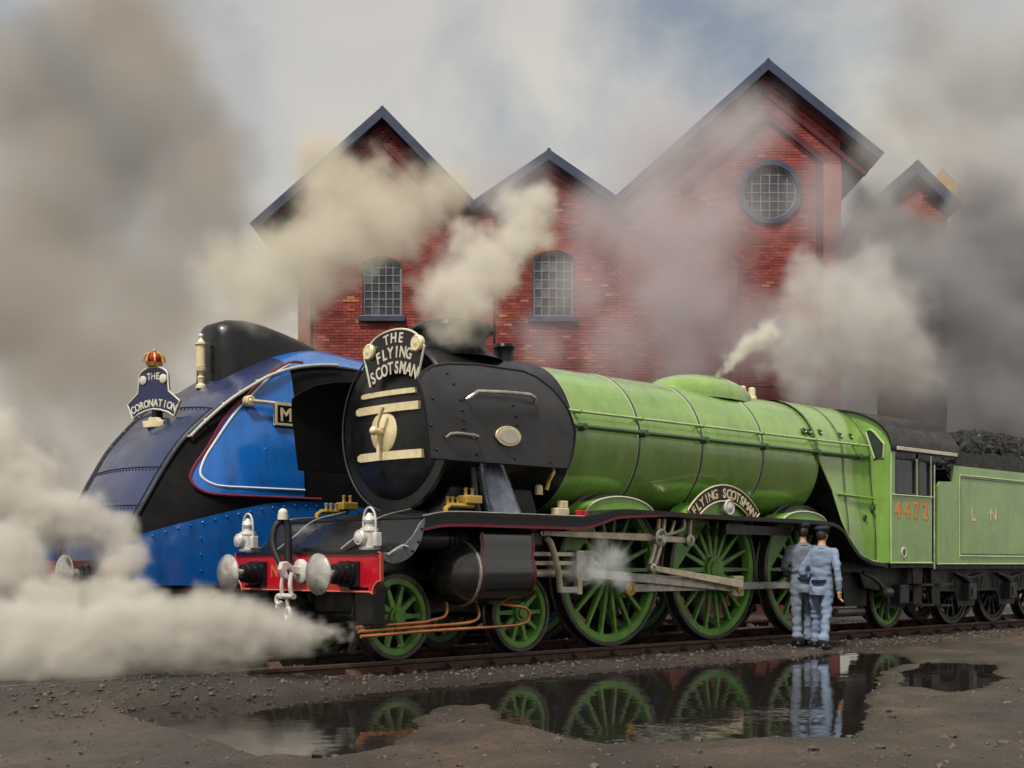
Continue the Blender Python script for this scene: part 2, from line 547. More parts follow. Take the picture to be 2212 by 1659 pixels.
def mud_material():
    m = bpy.data.materials.new('wet_yard_mud')
    m.use_nodes = True
    N, L = m.node_tree.nodes, m.node_tree.links
    b = N['Principled BSDF']
    geo = N.new('ShaderNodeNewGeometry')
    def nz(s, d, r=0.6):
        n = N.new('ShaderNodeTexNoise')
        n.inputs['Scale'].default_value = s; n.inputs['Detail'].default_value = d; n.inputs['Roughness'].default_value = r
        L.new(geo.outputs['Position'], n.inputs['Vector'])
        return n.outputs['Fac']
    r1 = N.new('ShaderNodeValToRGB')
    c = r1.color_ramp
    c.elements[0].position = 0.32; c.elements[0].color = (0.026, 0.021, 0.018, 1)
    c.elements[1].position = 0.70; c.elements[1].color = (0.135, 0.088, 0.056, 1)
    q = c.elements.new(0.5); q.color = (0.068, 0.045, 0.031, 1)
    L.new(nz(0.9, 8, 0.65), r1.inputs[0])
    r2 = N.new('ShaderNodeMapRange')
    r2.inputs['From Min'].default_value = 0.35; r2.inputs['From Max'].default_value = 0.65
    r2.inputs['To Min'].default_value = 0.52; r2.inputs['To Max'].default_value = 1.30
    L.new(nz(26, 5, 0.7), r2.inputs['Value'])
    s1 = N.new('ShaderNodeVectorMath'); s1.operation = 'SCALE'
    L.new(r1.outputs[0], s1.inputs[0]); L.new(r2.outputs[0], s1.inputs['Scale'])
    sep = N.new('ShaderNodeSeparateXYZ'); L.new(geo.outputs['Position'], sep.inputs[0])
    wet = N.new('ShaderNodeMapRange')     # damp near the water line
    wet.inputs['From Min'].default_value = -0.140; wet.inputs['From Max'].default_value = -0.198
    L.new(sep.outputs['Z'], wet.inputs['Value'])
    mw = N.new('ShaderNodeMix'); mw.data_type = 'RGBA'; mw.inputs['B'].default_value = (0.028, 0.022, 0.018, 1)
    wf = N.new('ShaderNodeMath'); wf.operation = 'MULTIPLY'; wf.inputs[1].default_value = 0.7
    L.new(wet.outputs[0], wf.inputs[0]); L.new(wf.outputs[0], mw.inputs['Factor']); L.new(s1.outputs[0], mw.inputs['A'])
    # oily black between and beside the rails
    ay = N.new('ShaderNodeMath'); ay.operation = 'SUBTRACT'; ay.inputs[1].default_value = 1.7
    L.new(sep.outputs['Y'], ay.inputs[0])
    ab = N.new('ShaderNodeMath'); ab.operation = 'ABSOLUTE'; L.new(ay.outputs[0], ab.inputs[0])
    oil = N.new('ShaderNodeMapRange')
    oil.inputs['From Min'].default_value = 3.6; oil.inputs['From Max'].default_value = 2.9; oil.inputs['To Max'].default_value = 0.8
    L.new(ab.outputs[0], oil.inputs['Value'])
    mo = N.new('ShaderNodeMix'); mo.data_type = 'RGBA'; mo.inputs['B'].default_value = (0.022, 0.019, 0.018, 1)
    L.new(oil.outputs[0], mo.inputs['Factor']); L.new(mw.outputs['Result'], mo.inputs['A'])
    L.new(mo.outputs['Result'], b.inputs['Base Color'])
    rg = N.new('ShaderNodeMapRange')
    rg.inputs['To Min'].default_value = 0.48; rg.inputs['To Max'].default_value = 0.22
    L.new(wet.outputs[0], rg.inputs['Value'])
    L.new(rg.outputs[0], b.inputs['Roughness'])
    bp = N.new('ShaderNodeBump'); bp.inputs['Strength'].default_value = 1.0; bp.inputs['Distance'].default_value = 0.05
    L.new(nz(18, 8, 0.7), bp.inputs['Height'])
    L.new(bp.outputs[0], b.inputs['Normal'])
    return m


def make_ground():
    n = 430
    t = np.linspace(-1, 1, n)
    gx = -0.5 + 9.5 * t + 260 * t ** 9
    gy = -5.0 + 8.5 * t + 260 * t ** 9
    X, Y = np.meshgrid(gx, gy, indexing='ij')
    Z = ground_z(X.ravel(), Y.ravel())
    V = np.stack([X.ravel(), Y.ravel(), Z], 1)
    i = np.arange(n - 1)[:, None] * n + np.arange(n - 1)[None, :]
    i = i.ravel()
    F = np.stack([i, i + n, i + n + 1, i + 1], 1)
    me = bpy.data.meshes.new('ground')
    me.from_pydata(V.tolist(), [], F.tolist())
    me.polygons.foreach_set('use_smooth', [True] * len(F))
    me.materials.append(mud_material())
    tag(inst('ground', me), 'muddy brown yard ground around the puddles', kind='structure')


make_ground()


def water_material():
    m = bpy.data.materials.new('puddle_water')
    m.use_nodes = True
    N, L = m.node_tree.nodes, m.node_tree.links
    b = N['Principled BSDF']
    b.inputs['Base Color'].default_value = (0.020, 0.017, 0.015, 1)
    b.inputs['Roughness'].default_value = 0.025
    b.inputs['IOR'].default_value = 1.45
    b.inputs['Specular IOR Level'].default_value = 0.7
    geo = N.new('ShaderNodeNewGeometry')
    n = N.new('ShaderNodeTexNoise'); n.inputs['Scale'].default_value = 2.6; n.inputs['Detail'].default_value = 3
    L.new(geo.outputs['Position'], n.inputs['Vector'])
    bp = N.new('ShaderNodeBump'); bp.inputs['Strength'].default_value = 0.16; bp.inputs['Distance'].default_value = 0.02
    L.new(n.outputs['Fac'], bp.inputs['Height']); L.new(bp.outputs[0], b.inputs['Normal'])
    return m


WATER = water_material()
for pi_, (p, lab) in enumerate(zip(POOLS, ('long puddle mirroring the green wheels beside the near track', 'wide puddle below the red buffer beam catching the white steam',
                          'small green-tinted puddle below the tender', 'narrow wet channel joining the two big puddles'))):
    c = Vector((sum(q[0] for q in p) / len(p), sum(q[1] for q in p) / len(p)))
    big = [tuple(c + (Vector(q) - c) + (Vector(q) - c).normalized() * 0.75) for q in p]
    big = [(min(max(x, -20), 30), min(y, -1.9)) for x, y in big]
    mb = MB().add([(x, y, WATER_Z - 0.004 * pi_) for x, y in big], [tuple(range(len(big)))])
    o = mb.build('puddle', WATER, smooth=0)
    tag(o, lab, kind='structure')


def rock_mesh(rng):
    bm = bmesh.new()
    bmesh.ops.create_icosphere(bm, subdivisions=1, radius=1.0)
    for v in bm.verts:
        v.co *= rng.uniform(0.65, 1.2)
    vs = [tuple(v.co) for v in bm.verts]; fs = [tuple(v.index for v in f.verts) for f in bm.faces]
    bm.free()
    return vs, fs


def scatter_stones():
    rng = random.Random(5)
    shapes = []
    for _ in range(14):
        bm = bmesh.new()
        bmesh.ops.create_icosphere(bm, subdivisions=1, radius=1.0)
        bm.verts.ensure_lookup_table()
        vs = np.array([v.co[:] for v in bm.verts]) * np.array([[rng.uniform(0.6, 1.2)] for _ in bm.verts])
        fs = [tuple(v.index for v in f.verts) for f in bm.faces]
        bm.free()
        shapes.append((vs, fs))
    V, F = [], []
    off = 0
    pts = []
    while len(pts) < 5600:
        if rng.random() < 0.74:
            x = rng.uniform(-6, 17); y = rng.choice([rng.gauss(-1.55, 0.32), rng.uniform(-1.5, 1.5), rng.gauss(1.75, 0.5)]); r = rng.uniform(0.012, 0.034)
        else:
            d = rng.uniform(6.5, 15); px = rng.uniform(-60, 2300)
            p = at(px, 1400, d); x, y = p.x, p.y; r = rng.uniform(0.006, 0.022) if rng.random() < 0.93 else rng.uniform(0.03, 0.05)
            if y > -1.0: continue
        pts.append((x, y, r))
    zs = ground_z([p[0] for p in pts], [p[1] for p in pts])
    for (x, y, r), z in zip(pts, zs):
        if z < WATER_Z - 0.012: continue
        vs, fs = rng.choice(shapes)
        a = rng.uniform(0, 6.28); ca, sa = math.cos(a), math.sin(a)
        q = vs * np.array([r, r * rng.uniform(0.7, 1.1), r * rng.uniform(0.45, 0.8)])
        q = np.stack([q[:, 0] * ca - q[:, 1] * sa + x, q[:, 0] * sa + q[:, 1] * ca + y, q[:, 2] + z + r * 0.15], 1)
        V += q.tolist(); F += [tuple(i + off for i in f) for f in fs]; off += len(vs)
    mb = MB(); mb.v, mb.f = V, F
    tag(mb.build('gravel', STONE, smooth=0), 'loose cinders and ballast stones scattered in the mud', kind='stuff')


scatter_stones()


def make_track(y0, x0, x1, label):
    t = tag(empty('railway_track', (0, y0, 0)), label, kind='structure')
    prof = [(-0.035, 0.0), (0.035, 0.0), (0.035, -0.035), (0.010, -0.05), (0.010, -0.115), (0.065, -0.135), (0.065, -0.148), (-0.065, -0.148), (-0.065, -0.135), (-0.010, -0.115), (-0.010, -0.05), (-0.035, -0.035)]
    for s in (-1, 1):
        yy = s * 0.7535
        r = MB().prism([(yy + a, z - 0.004) for a, z in prof], 'yz', x0, x1).build('rail', RUST, t, smooth=0)
        MB().box(x0, x1, yy - 0.028, yy + 0.028, -0.0035, -0.0005).build('running_surface', RAILTOP, r, smooth=0)
    sl = MB().box(-0.125, 0.125, -1.3, 1.3, -0.29, -0.139).mesh('sleeper', WOOD, 0)
    ch = MB().prism([(-0.17, -0.14), (0.17, -0.14), (0.12, -0.10), (0.05, -0.055), (0.03, -0.055), (0.03, -0.135), (-0.03, -0.135), (-0.03, -0.055), (-0.05, -0.055), (-0.12, -0.10)], 'yz', -0.08, 0.08).mesh('rail_chair', RUST, 0)
    x = x0 + 0.4
    while x < x1:
        s = inst('sleeper', sl, t, Matrix.Translation((x, random.uniform(-0.03, 0.03), random.uniform(-0.008, 0.004))) @ Matrix.Rotation(random.uniform(-0.015, 0.015), 4, 'Z'))
        for q in (-0.7535, 0.7535):
            inst('rail_chair', ch, s, Matrix.Translation((0, q, 0)))
        x += 0.72


make_track(0.0, -7.5, 19.5, 'rusty near track carrying the green locomotive')
make_track(3.4, -7.0, 13.5, 'far track carrying the blue streamlined locomotive')

# ------------------------------------------------------------------ engine shed
SHED_D = 34.0
PXM = 2800 / SHED_D
sb = EYE + FWD * SHED_D
shed = empty('engine_shed', (sb.x, sb.y, -0.2), -ALPHA)
tag(shed, 'red brick engine shed with three slate gables behind the locomotives', 'building')


def U(px): return (px - 1106) / PXM
def W(py): return EYE.z + 0.2 + (1220 - py) / PXM


GAB = [  # wall left, wall right, (roof left foot), peak, (roof right foot)
    (645, 1022, (556, 503), (828, 262), (1022, 462)),
    (1022, 1330, (1022, 462), (1185, 352), (1330, 452)),
    (1330, 1815, (1330, 452), (1655, 160), (1892, 352)),
]


class Opening:
    def __init__(s, px0, px1, top, bot, rise):
        s.u0, s.u1, s.top, s.bot = U(px0), U(px1), W(top), W(bot)
        s.rise = rise
        s.c = (s.u0 + s.u1) / 2; s.h = (s.u1 - s.u0) / 2

    def top_at(s, u):
        k = (u - s.c) / s.h
        return s.top - s.rise * k * k

    def span(s, z):
        if z < s.bot or z > s.top: return None
        if z < s.top - s.rise: return (s.u0, s.u1)
        k = math.sqrt(max(0, (s.top - z) / s.rise))
        return (s.c - s.h * k, s.c + s.h * k)


class Round:
    def __init__(s, px, py, rp):
        s.c, s.z, s.r = U(px), W(py), rp / PXM

    def span(s, z):
        d = s.r ** 2 - (z - s.z) ** 2
        return (s.c - math.sqrt(d), s.c + math.sqrt(d)) if d > 0 else None


OPEN = [[Opening(783, 868, 555, 683, 0.14)], [Opening(1150, 1239, 541, 684, 0.16)], [Round(1663, 415, 66)]]


def row_spans(bay, z, openings):
    wl_, wr, rl, pk, rr = bay
    ul, ur = U(wl_), U(wr)
    pu, pz = U(pk[0]), W(pk[1])
    lu, lz = U(rl[0]), W(rl[1]); ru, rz = U(rr[0]), W(rr[1])
    if z >= pz - 0.12: return []
    z2 = z + 0.12
    ul = max(ul, lu + (pu - lu) * (z2 - lz) / (pz - lz)) if z2 > lz else ul
    ur = min(ur, ru + (pu - ru) * (z2 - rz) / (pz - rz)) if z2 > rz else ur
    sp = [(ul, ur)]
    for o in openings:
        s = o.span(z)
        if s:
            sp = [q for a, b in sp for q in ((a, min(b, s[0])), (max(a, s[1]), b))]
    return [(a, b) for a, b in sp if b - a > 0.03]


def brick_wall(bay, openings, zlo, accents, rng):
    wall = MB()
    z = 0.0
    pz = W(bay[3][1])
    # backing, in courses
    wall.box(U(bay[0]), U(bay[1]), 0.018, 0.4, 0, zlo)
    z = zlo
    bricks = MB(); pick = []
    k = 0
    ch, bl, jt = 0.079, 0.222, 0.010
    while z < pz:
        for a, b in row_spans(bay, z + ch / 2, openings):
            wall.box(a, b, 0.018, 0.4, z, z + ch)
            u = math.floor(a / bl) * bl + (0.5 * bl if k % 2 else 0) - bl
            while u < b:
                s0, s1 = max(u, a), min(u + bl - jt, b)
                if s1 - s0 > 0.05:
                    y = rng.uniform(-0.006, 0.004)
                    key = (s0 + s1) / 2, z + ch / 2
                    full = s1 - s0 > bl - jt - 0.01
                    w = accents(*key) if full else 0
                    if w and rng.random() < w:
                        pick.append((s0, z, y))
                    else:
                        bricks.box(s0, s1, y, 0.02, z + 0.005, z + ch - 0.005, no_back=True)
                u += bl
        z += ch; k += 1
    wo = wall.build('wall', MORTAR, shed, smooth=0)
    bo = bricks.build('brickwork', BRICK, wo, smooth=0)
    bo['kind'] = 'stuff'
    return wo, pick


rngb = random.Random(3)
bm_o = MB().box(0, 0.212, -0.012, 0.02, 0.005, 0.074).mesh('brick', BRICK2, 0)
bm_r = MB().box(0, 0.212, -0.008, 0.02, 0.005, 0.074).mesh('brick', BRICK4, 0)


def acc0(u, z):
    return 0.05 if z < W(640) else 0.012


def acc1(u, z):
    px, py = u * PXM + 1106, 1220 - (z - 0.2 - EYE.z) * PXM
    if py > 680: return 0.10
    if abs(px - 1195) < 75: return 0.07
    return 0.025


def acc2(u, z):
    return 0.015


n_pick = 0
for bay, op, ac in zip(GAB, OPEN, (acc0, acc1, acc2)):
    wo, pick = brick_wall(bay, op, W(835), ac, rngb)
    for (u, z, y) in pick:
        n_pick += 1
        if n_pick > 290: break
        inst('brick', bm_o if rngb.random() < 0.3 else bm_r, wo, Matrix.Translation((u, y, z)))


def slope_bar(mb, p, q, t0, t1, y0, y1):
    """bar that follows p->q (u, z); t0..t1 measured square below the line"""
    p, q = Vector(p), Vector(q)
    d = (q - p).normalized()
    n = Vector((d.y, -d.x))
    if n.y > 0: n = -n
    poly = [p + n * t0, q + n * t0, q + n * t1, p + n * t1]
    mb.prism([tuple(v) for v in poly], 'xz', y0, y1)


for i, (wl_, wr, rl, pk, rr) in enumerate(GAB):
    P = (U(pk[0]), W(pk[1])); A = (U(rl[0]), W(rl[1])); B = (U(rr[0]), W(rr[1]))
    depth = 15.0
    # slate slopes: each one slab from verge to back, ridge capped
    th = 0.0
    for s, Q in ((0, A), (1, B)):
        mb = MB()
        d = (Vector(Q) - Vector(P)).normalized(); n = Vector((d.y, -d.x)); n = -n if n.y < 0 else n
        p2, q2 = Vector(P), Vector(Q)
        up = Vector((0, 0.26 / max(0.5, abs(n.y)) * abs(n.y)))
        poly = [p2, q2, q2 + n * 0.22, p2 + Vector((0, 0.22 / n.y))]
        mb.prism([tuple(v) for v in poly], 'xz', -0.32, depth)
        r = mb.build('roof', SLATE, shed, smooth=0)
    MB().cyl((P[0], -0.30, P[1] + 0.25), (P[0], depth, P[1] + 0.25), 0.055, n=10).build('ridge_tile', SLATE, shed)
    # corbelled chevron courses under the verge
    for t0, t1, pr, m in ((0.02, 0.16, -0.07, BRICK3), (0.34, 0.46, -0.05, BRICK3)) if i != 1 else ((0.02, 0.14, -0.06, BRICK3),):
        for Q in (A, B):
            mb = MB()
            slope_bar(mb, P, Q, t0, t1, pr, 0.03)
            mb.build('verge_course', m, shed, smooth=0)
    if i != 1:
        for Q in (A, B):
            mb = MB()
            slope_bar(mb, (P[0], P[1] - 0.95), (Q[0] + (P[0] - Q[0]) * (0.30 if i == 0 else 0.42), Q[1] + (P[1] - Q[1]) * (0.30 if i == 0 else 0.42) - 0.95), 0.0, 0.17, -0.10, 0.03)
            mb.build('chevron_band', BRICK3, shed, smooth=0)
# pilasters, laid in courses
for px0, px1, top, m in ((1776, 1815, 352, BRICK4), (645, 672, 540, BRICK4), (1030, 1066, 470, BRICK), (1574, 1592, 560, BRICK)):
    core = MB().box(U(px0) + 0.01, U(px1) - 0.01, -0.118, 0.03, W(835) - 1.2, W(top) - 0.02).build('pilaster', MORTAR, shed, smooth=0)
    bb = MB(); z = W(835) - 1.0; k = 0
    while z < W(top) - 0.08:
        a_, b_ = U(px0), U(px1)
        cut = [a_, a_ + (b_ - a_) * (0.62 if k % 2 else 0.38), b_]
        for q0, q1 in zip(cut, cut[1:]):
            bb.box(q0 + 0.004, q1 - 0.004, -0.134 + rngb.uniform(-0.004, 0.004), 0.02, z + 0.005, z + 0.074)
        z += 0.079; k += 1
    bo = bb.build('brickwork', m, core, smooth=0); bo['kind'] = 'stuff'
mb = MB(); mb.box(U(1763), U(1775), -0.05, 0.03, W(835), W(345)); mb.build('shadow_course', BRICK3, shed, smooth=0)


def shed_window(o, cols, rows):
    fr = MB()
    n = 14
    outer = [(o.u0 - 0.0, o.bot), (o.u1, o.bot)] + [(o.c + o.h * (1 - 2 * i / n), o.top_at(o.c + o.h * (1 - 2 * i / n))) for i in range(n + 1)]
    t = 0.055
    inner = [(o.u0 + t, o.bot + t), (o.u1 - t, o.bot + t)] + [(o.c + (o.h - t) * (1 - 2 * i / n), o.top_at(o.c + (o.h - t) * (1 - 2 * i / n)) - t) for i in range(n + 1)]
    for i in range(len(outer)):
        j = (i + 1) % len(outer)
        a, b, c, d = outer[i], outer[j], inner[j], inner[i]
        q = [(p[0], y, p[1]) for y in (0.08, 0.16) for p in (a, b, c, d)]
        fr.add(q, [(0, 1, 2, 3), (4, 7, 6, 5), (0, 4, 5, 1), (3, 2, 6, 7)])
    win = fr.build('window', SASH, shed, smooth=0)
    w = (o.u1 - o.u0 - 2 * t) / cols
    hgt = (o.top - o.bot - 2 * t) / rows
    for i in range(1, cols):
        u = o.u0 + t + w * i
        MB().box(u - 0.013, u + 0.013, 0.09, 0.13, o.bot + t, o.top_at(u) - t).build('glazing_bar', SASH, win, smooth=0)
    for j in range(1, rows):
        z = o.bot + t + hgt * j
        s = o.span(z)
        MB().box(s[0] + t, s[1] - t, 0.095, 0.125, z - 0.012, z + 0.012).build('glazing_bar', SASH, win, smooth=0)
    for i in range(cols):
        for j in range(rows):
            a, b = o.u0 + t + w * i, o.u0 + t + w * (i + 1)
            z0, z1 = o.bot + t + hgt * j, o.bot + t + hgt * (j + 1)
            ta, tb = min(z1, o.top_at(a) - t * 0.5), min(z1, o.top_at(b) - t * 0.5)
            y = 0.115 + random.uniform(-0.004, 0.004)
            k = random.uniform(-0.006, 0.006)
            mb = MB().prism([(a + 0.003, z0 + 0.003), (b - 0.003, z0 + 0.003), (b - 0.003, tb - 0.003), (a + 0.003, ta - 0.003)], 'xz', y, y + 0.006)
            mb.build('pane', SHED_GLASS if random.random() < 0.8 else SHED_GLASS2, win, smooth=0)
    sill = MB().box(o.u0 - 0.10, o.u1 + 0.10, -0.12, 0.15, o.bot - 0.15, o.bot + 0.0)
    sill.build('sill', SLATE, win, smooth=0, bevel=0.012)
    # arch of bricks on edge
    for i in range(n):
        u = o.c + o.h * (-1 + 2 * (i + 0.5) / n)
        z = o.top_at(u)
        sl = -2 * o.rise * (u - o.c) / o.h / o.h
        mb = MB().obox((u, -0.004, z + 0.10), ((1, 0, sl), (0, 1, 0), (-sl, 0, 1)), (o.h / n - 0.006, 0.02, 0.095))
        mb.build('arch_brick', BRICK4, win, smooth=0)


shed_window(OPEN[0][0], 5, 7)
shed_window(OPEN[1][0], 5, 7)
ro = OPEN[2][0]
ring = MB().lathe((ro.c, -0.06, ro.z), (0, 1, 0), [(0.0, ro.r + 0.04), (0.0, ro.r - 0.10), (0.16, ro.r - 0.10), (0.16, ro.r + 0.04), (0.0, ro.r + 0.04)], 40, cap=False)
rw = ring.build('round_window', SLATE, shed)
MB().lathe((ro.c, 0.02, ro.z), (0, 1, 0), [(0.0, ro.r - 0.10), (0.0, ro.r - 0.135), (0.08, ro.r - 0.135), (0.08, ro.r - 0.10)], 40, cap=False).build('sash_ring', SASH, rw)
g = ro.r - 0.11
for i in range(1, 6):
    t = -g + 2 * g * i / 6
    hh = math.sqrt(g * g - t * t)
    MB().box(ro.c + t - 0.012, ro.c + t + 0.012, 0.045, 0.085, ro.z - hh, ro.z + hh).build('glazing_bar', SASH, rw, smooth=0)
    MB().box(ro.c - hh, ro.c + hh, 0.049, 0.081, ro.z + t - 0.012, ro.z + t + 0.012).build('glazing_bar', SASH, rw, smooth=0)
for i in range(6):
    for j in range(6):
        a, b = -g + 2 * g * i / 6, -g + 2 * g * (i + 1) / 6
        c, d = -g + 2 * g * j / 6, -g + 2 * g * (j + 1) / 6
        cor = [(x, y) for x, y in ((a, c), (b, c), (b, d), (a, d))]
        cor = [(x * min(1, g / max(1e-6, math.hypot(x, y))), y * min(1, g / max(1e-6, math.hypot(x, y)))) for x, y in cor]
        if max(math.hypot(x, y) for x, y in cor) > g * 1.01: continue
        y = 0.066 + random.uniform(-0.003, 0.003)
        MB().prism([(ro.c + x, ro.z + q) for x, q in cor], 'xz', y, y + 0.006).build('pane', SHED_GLASS, rw, smooth=0)
# side and back walls so that the shed is closed
MB().box(U(645), U(645) + 0.3, 0.41, 14.9, 0, W(640)).build('end_wall', BRICK, shed, smooth=0)
MB().box(U(1815) - 0.3, U(1815), 0.41, 14.9, 0, W(415)).build('end_wall', BRICK, shed, smooth=0)
MB().box(U(646), U(1814), 14.7, 14.88, 0, W(500)).build('end_wall', BRICK, shed, smooth=0)

# small building beyond the shed, only its gable clears the smoke
HD = 44.0
hb = EYE + FWD * HD
k2 = 2800 / HD
hu = lambda px: (px - 1106) / k2
hw = lambda py: EYE.z + 0.2 + (1220 - py) / k2
hut = tag(empty('brick_workshop', (hb.x, hb.y, -0.2), -ALPHA), 'small brick workshop gable poking out of dark smoke beyond the shed', 'building')
pk = (hu(1976), hw(380)); lf = (hu(1892), hw(452)); rt = (hu(2060), hw(462))
wl2 = MB()
z = 0
wl2.prism([(hu(1902), 0), (hu(2046), 0), (hu(2046), hw(470)), (pk[0], pk[1] - 0.1), (hu(1902), hw(470))], 'xz', 0.02, 0.4)
hwall = wl2.build('wall', MORTAR, hut, smooth=0)
bk = MB(); z = hw(540); k = 0
while z < pk[1] - 0.25:
    f = (pk[1] - 0.15 - z) / (pk[1] - hw(470)) if z > hw(470) else 1
    f = min(1, f)
    a = pk[0] + (hu(1902) - pk[0]) * f; b = pk[0] + (hu(2046) - pk[0]) * f
    u = math.floor(a / 0.3) * 0.3 + (0.15 if k % 2 else 0)
    while u < b:
        if u > a and u + 0.28 < b: bk.box(u, u + 0.285, rngb.uniform(-0.005, 0.006), 0.03, z + 0.007, z + 0.103, no_back=True)
        u += 0.3
    z += 0.11; k += 1
bo = bk.build('brickwork', BRICK4, hwall, smooth=0); bo['kind'] = 'stuff'
for Q in (lf, rt):
    d = (Vector(Q) - Vector(pk)).normalized(); n = Vector((d.y, -d.x)); n = -n if n.y < 0 else n
    MB().prism([tuple(v) for v in (Vector(pk), Vector(Q), Vector(Q) + n * 0.34, Vector(pk) + Vector((0, 0.34 / n.y)))], 'xz', -0.3, 8).build('roof', SLATE, hut, smooth=0)
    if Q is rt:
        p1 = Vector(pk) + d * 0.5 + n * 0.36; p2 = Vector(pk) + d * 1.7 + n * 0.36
        MB().prism([tuple(v) for v in (p1, p2, p2 + n * 0.40, p1 + n * 0.40)], 'xz', -0.2, 0.2).build('sunlit_roof_slab', SUNLIT, hut, smooth=0)  # added slab; its yellow stands for a sunlit roof slope


# ------------------------------------------------------------------ wheels
def wheel_proto(name, rad, nsp, hub, rim_m, parent, cw=None, rimw=0.10):
    """wheel about the Y axis at its own origin, outside face towards -Y"""
    ri, ro = rad - 0.06 - rimw, rad - 0.06
    w = MB().lathe((0, 0, 0), (0, 1, 0), [(-0.005, ri + 0.01), (-0.005, ro), (0.12, ro), (0.12, ri), (0.01, ri), (-0.005, ri + 0.01)], 56, cap=False).build(name, rim_m, parent)
    MB().lathe((0, 0, 0), (0, 1, 0), [(-0.02, ro + 0.001), (-0.02, rad - 0.012), (-0.008, rad), (0.115, rad + 0.002), (0.13, rad + 0.028), (0.145, rad + 0.028), (0.15, ro + 0.001)], 56, cap=False).build('tyre', TYRE, w)
    MB().lathe((0, 0, 0), (0, 1, 0), [(-0.055, 0.02), (-0.055, hub * 0.62), (-0.03, hub * 0.66), (-0.03, hub), (0.12, hub)], 28).build('hub', rim_m, w)
    sm = MB()
    a, b = hub * 0.85, ri + 0.02
    for (x0, x1) in ((0, 1),):
        wa, wb = 0.034, 0.021
        sm.add([(-wa, 0.015, a), (wa, 0.015, a), (wa, 0.085, a), (-wa, 0.085, a), (-wb, 0.022, b - 0.06), (wb, 0.022, b - 0.06), (wb, 0.075, b - 0.06), (-wb, 0.075, b - 0.06), (-wb * 2.2, 0.02, b), (wb * 2.2, 0.02, b), (wb * 2.2, 0.08, b), (-wb * 2.2, 0.08, b)],
               [(0, 1, 5, 4), (1, 2, 6, 5), (2, 3, 7, 6), (3, 0, 4, 7), (4, 5, 9, 8), (5, 6, 10, 9), (6, 7, 11, 10), (7, 4, 8, 11)])
    sme = sm.mesh('spoke', rim_m, 0)
    for i in range(nsp):
        inst('spoke', sme, w, Matrix.Rotation(2 * math.pi * (i + 0.5) / nsp, 4, 'Y'))
    if cw is not None:
        r2 = ri + 0.02
        poly = arc(0, 0, r2, cw - 46, cw + 46, 18)
        MB().prism(poly, 'xz', 0.002, 0.09).build('balance_weight', rim_m, w)
    return w


# ------------------------------------------------------------------ green locomotive
eng = tag(empty('green_locomotive'), 'apple green steam locomotive with black smokebox on the near track', 'locomotive')
BZ, BR = 2.70, 1.0           # boiler centre height, radius

# wheels: driving 1.0 m radius, bogie 0.49 m
drv = wheel_proto('driving_wheel', 1.0, 18, 0.19, WGREEN, eng, cw=135)
DRV_X = (3.58, 5.80, 8.02)
CR = 0.235                    # crank pin offset back and down
# crank pin, with boss, on each driving wheel
MB().lathe((CR, -0.0, -CR), (0, 1, 0), [(-0.04, 0.02), (-0.04, 0.12), (0.10, 0.13)], 20).build('crank_boss', WGREEN, drv)
bog = wheel_proto('bogie_wheel', 0.49, 10, 0.11, WGREEN, eng, rimw=0.075)
trl = wheel_proto('trailing_wheel', 0.56, 10, 0.12, WGREEN, eng, rimw=0.08)


def place_wheels(proto, xs, r, parent, near=-0.80, far=0.80, both=True):
    first = True
    for x in xs:
        for s in ((-1, 1) if both else (-1,)):
            o = proto if first else copy_tree(proto, parent)
            first = False
            o.location = (x, near if s < 0 else far, r)
            o.rotation_euler = (0, 0, 0 if s < 0 else math.pi)


place_wheels(drv, DRV_X, 1.0, eng)
place_wheels(bog, (0.0, 1.94), 0.49, eng)
place_wheels(trl, (10.55,), 0.56, eng)
for x, r in [(x, 1.0) for x in DRV_X] + [(0.0, 0.49), (1.94, 0.49), (10.55, 0.56)]:
    MB().cyl((x, -0.7, r), (x, 0.7, r), 0.09, n=14).build('axle', TYRE, eng)

# frames and a dark fill between them that stops light
for s in (-1, 1):
    MB().prism([(-0.66, 0.85), (-0.66, 1.18), (0.1, 1.50), (9.1, 1.50), (9.6, 0.9), (8.9, 0.62), (2.9, 0.62), (2.3, 0.9), (0.2, 0.9), (-0.35, 0.70)], 'xz', s * 0.56 - 0.02, s * 0.56 + 0.02).build('frame_plate', FRAME, eng, smooth=0)
MB().box(2.6, 9.0, -0.50, 0.50, 0.75, 1.48).build('light_block_box', FRAME, eng, smooth=0)  # dark box added so no light passes between the frames
MB().box(-0.25, 2.2, -0.42, 0.42, 0.52, 0.88).build('bogie_frame', FRAME, eng, smooth=0, bevel=0.02)
for s in (-1, 1):
    MB().prism([(-0.25, 0.38), (-0.25, 0.62), (0.4, 0.70), (0.97, 0.78), (1.5, 0.70), (2.2, 0.62), (2.2, 0.38), (1.95, 0.34), (1.2, 0.52), (0.7, 0.52), (0.0, 0.34)], 'xz', s * 0.60 - 0.03, s * 0.60 + 0.03).build('bogie_side_frame', FRAME, eng, smooth=0)

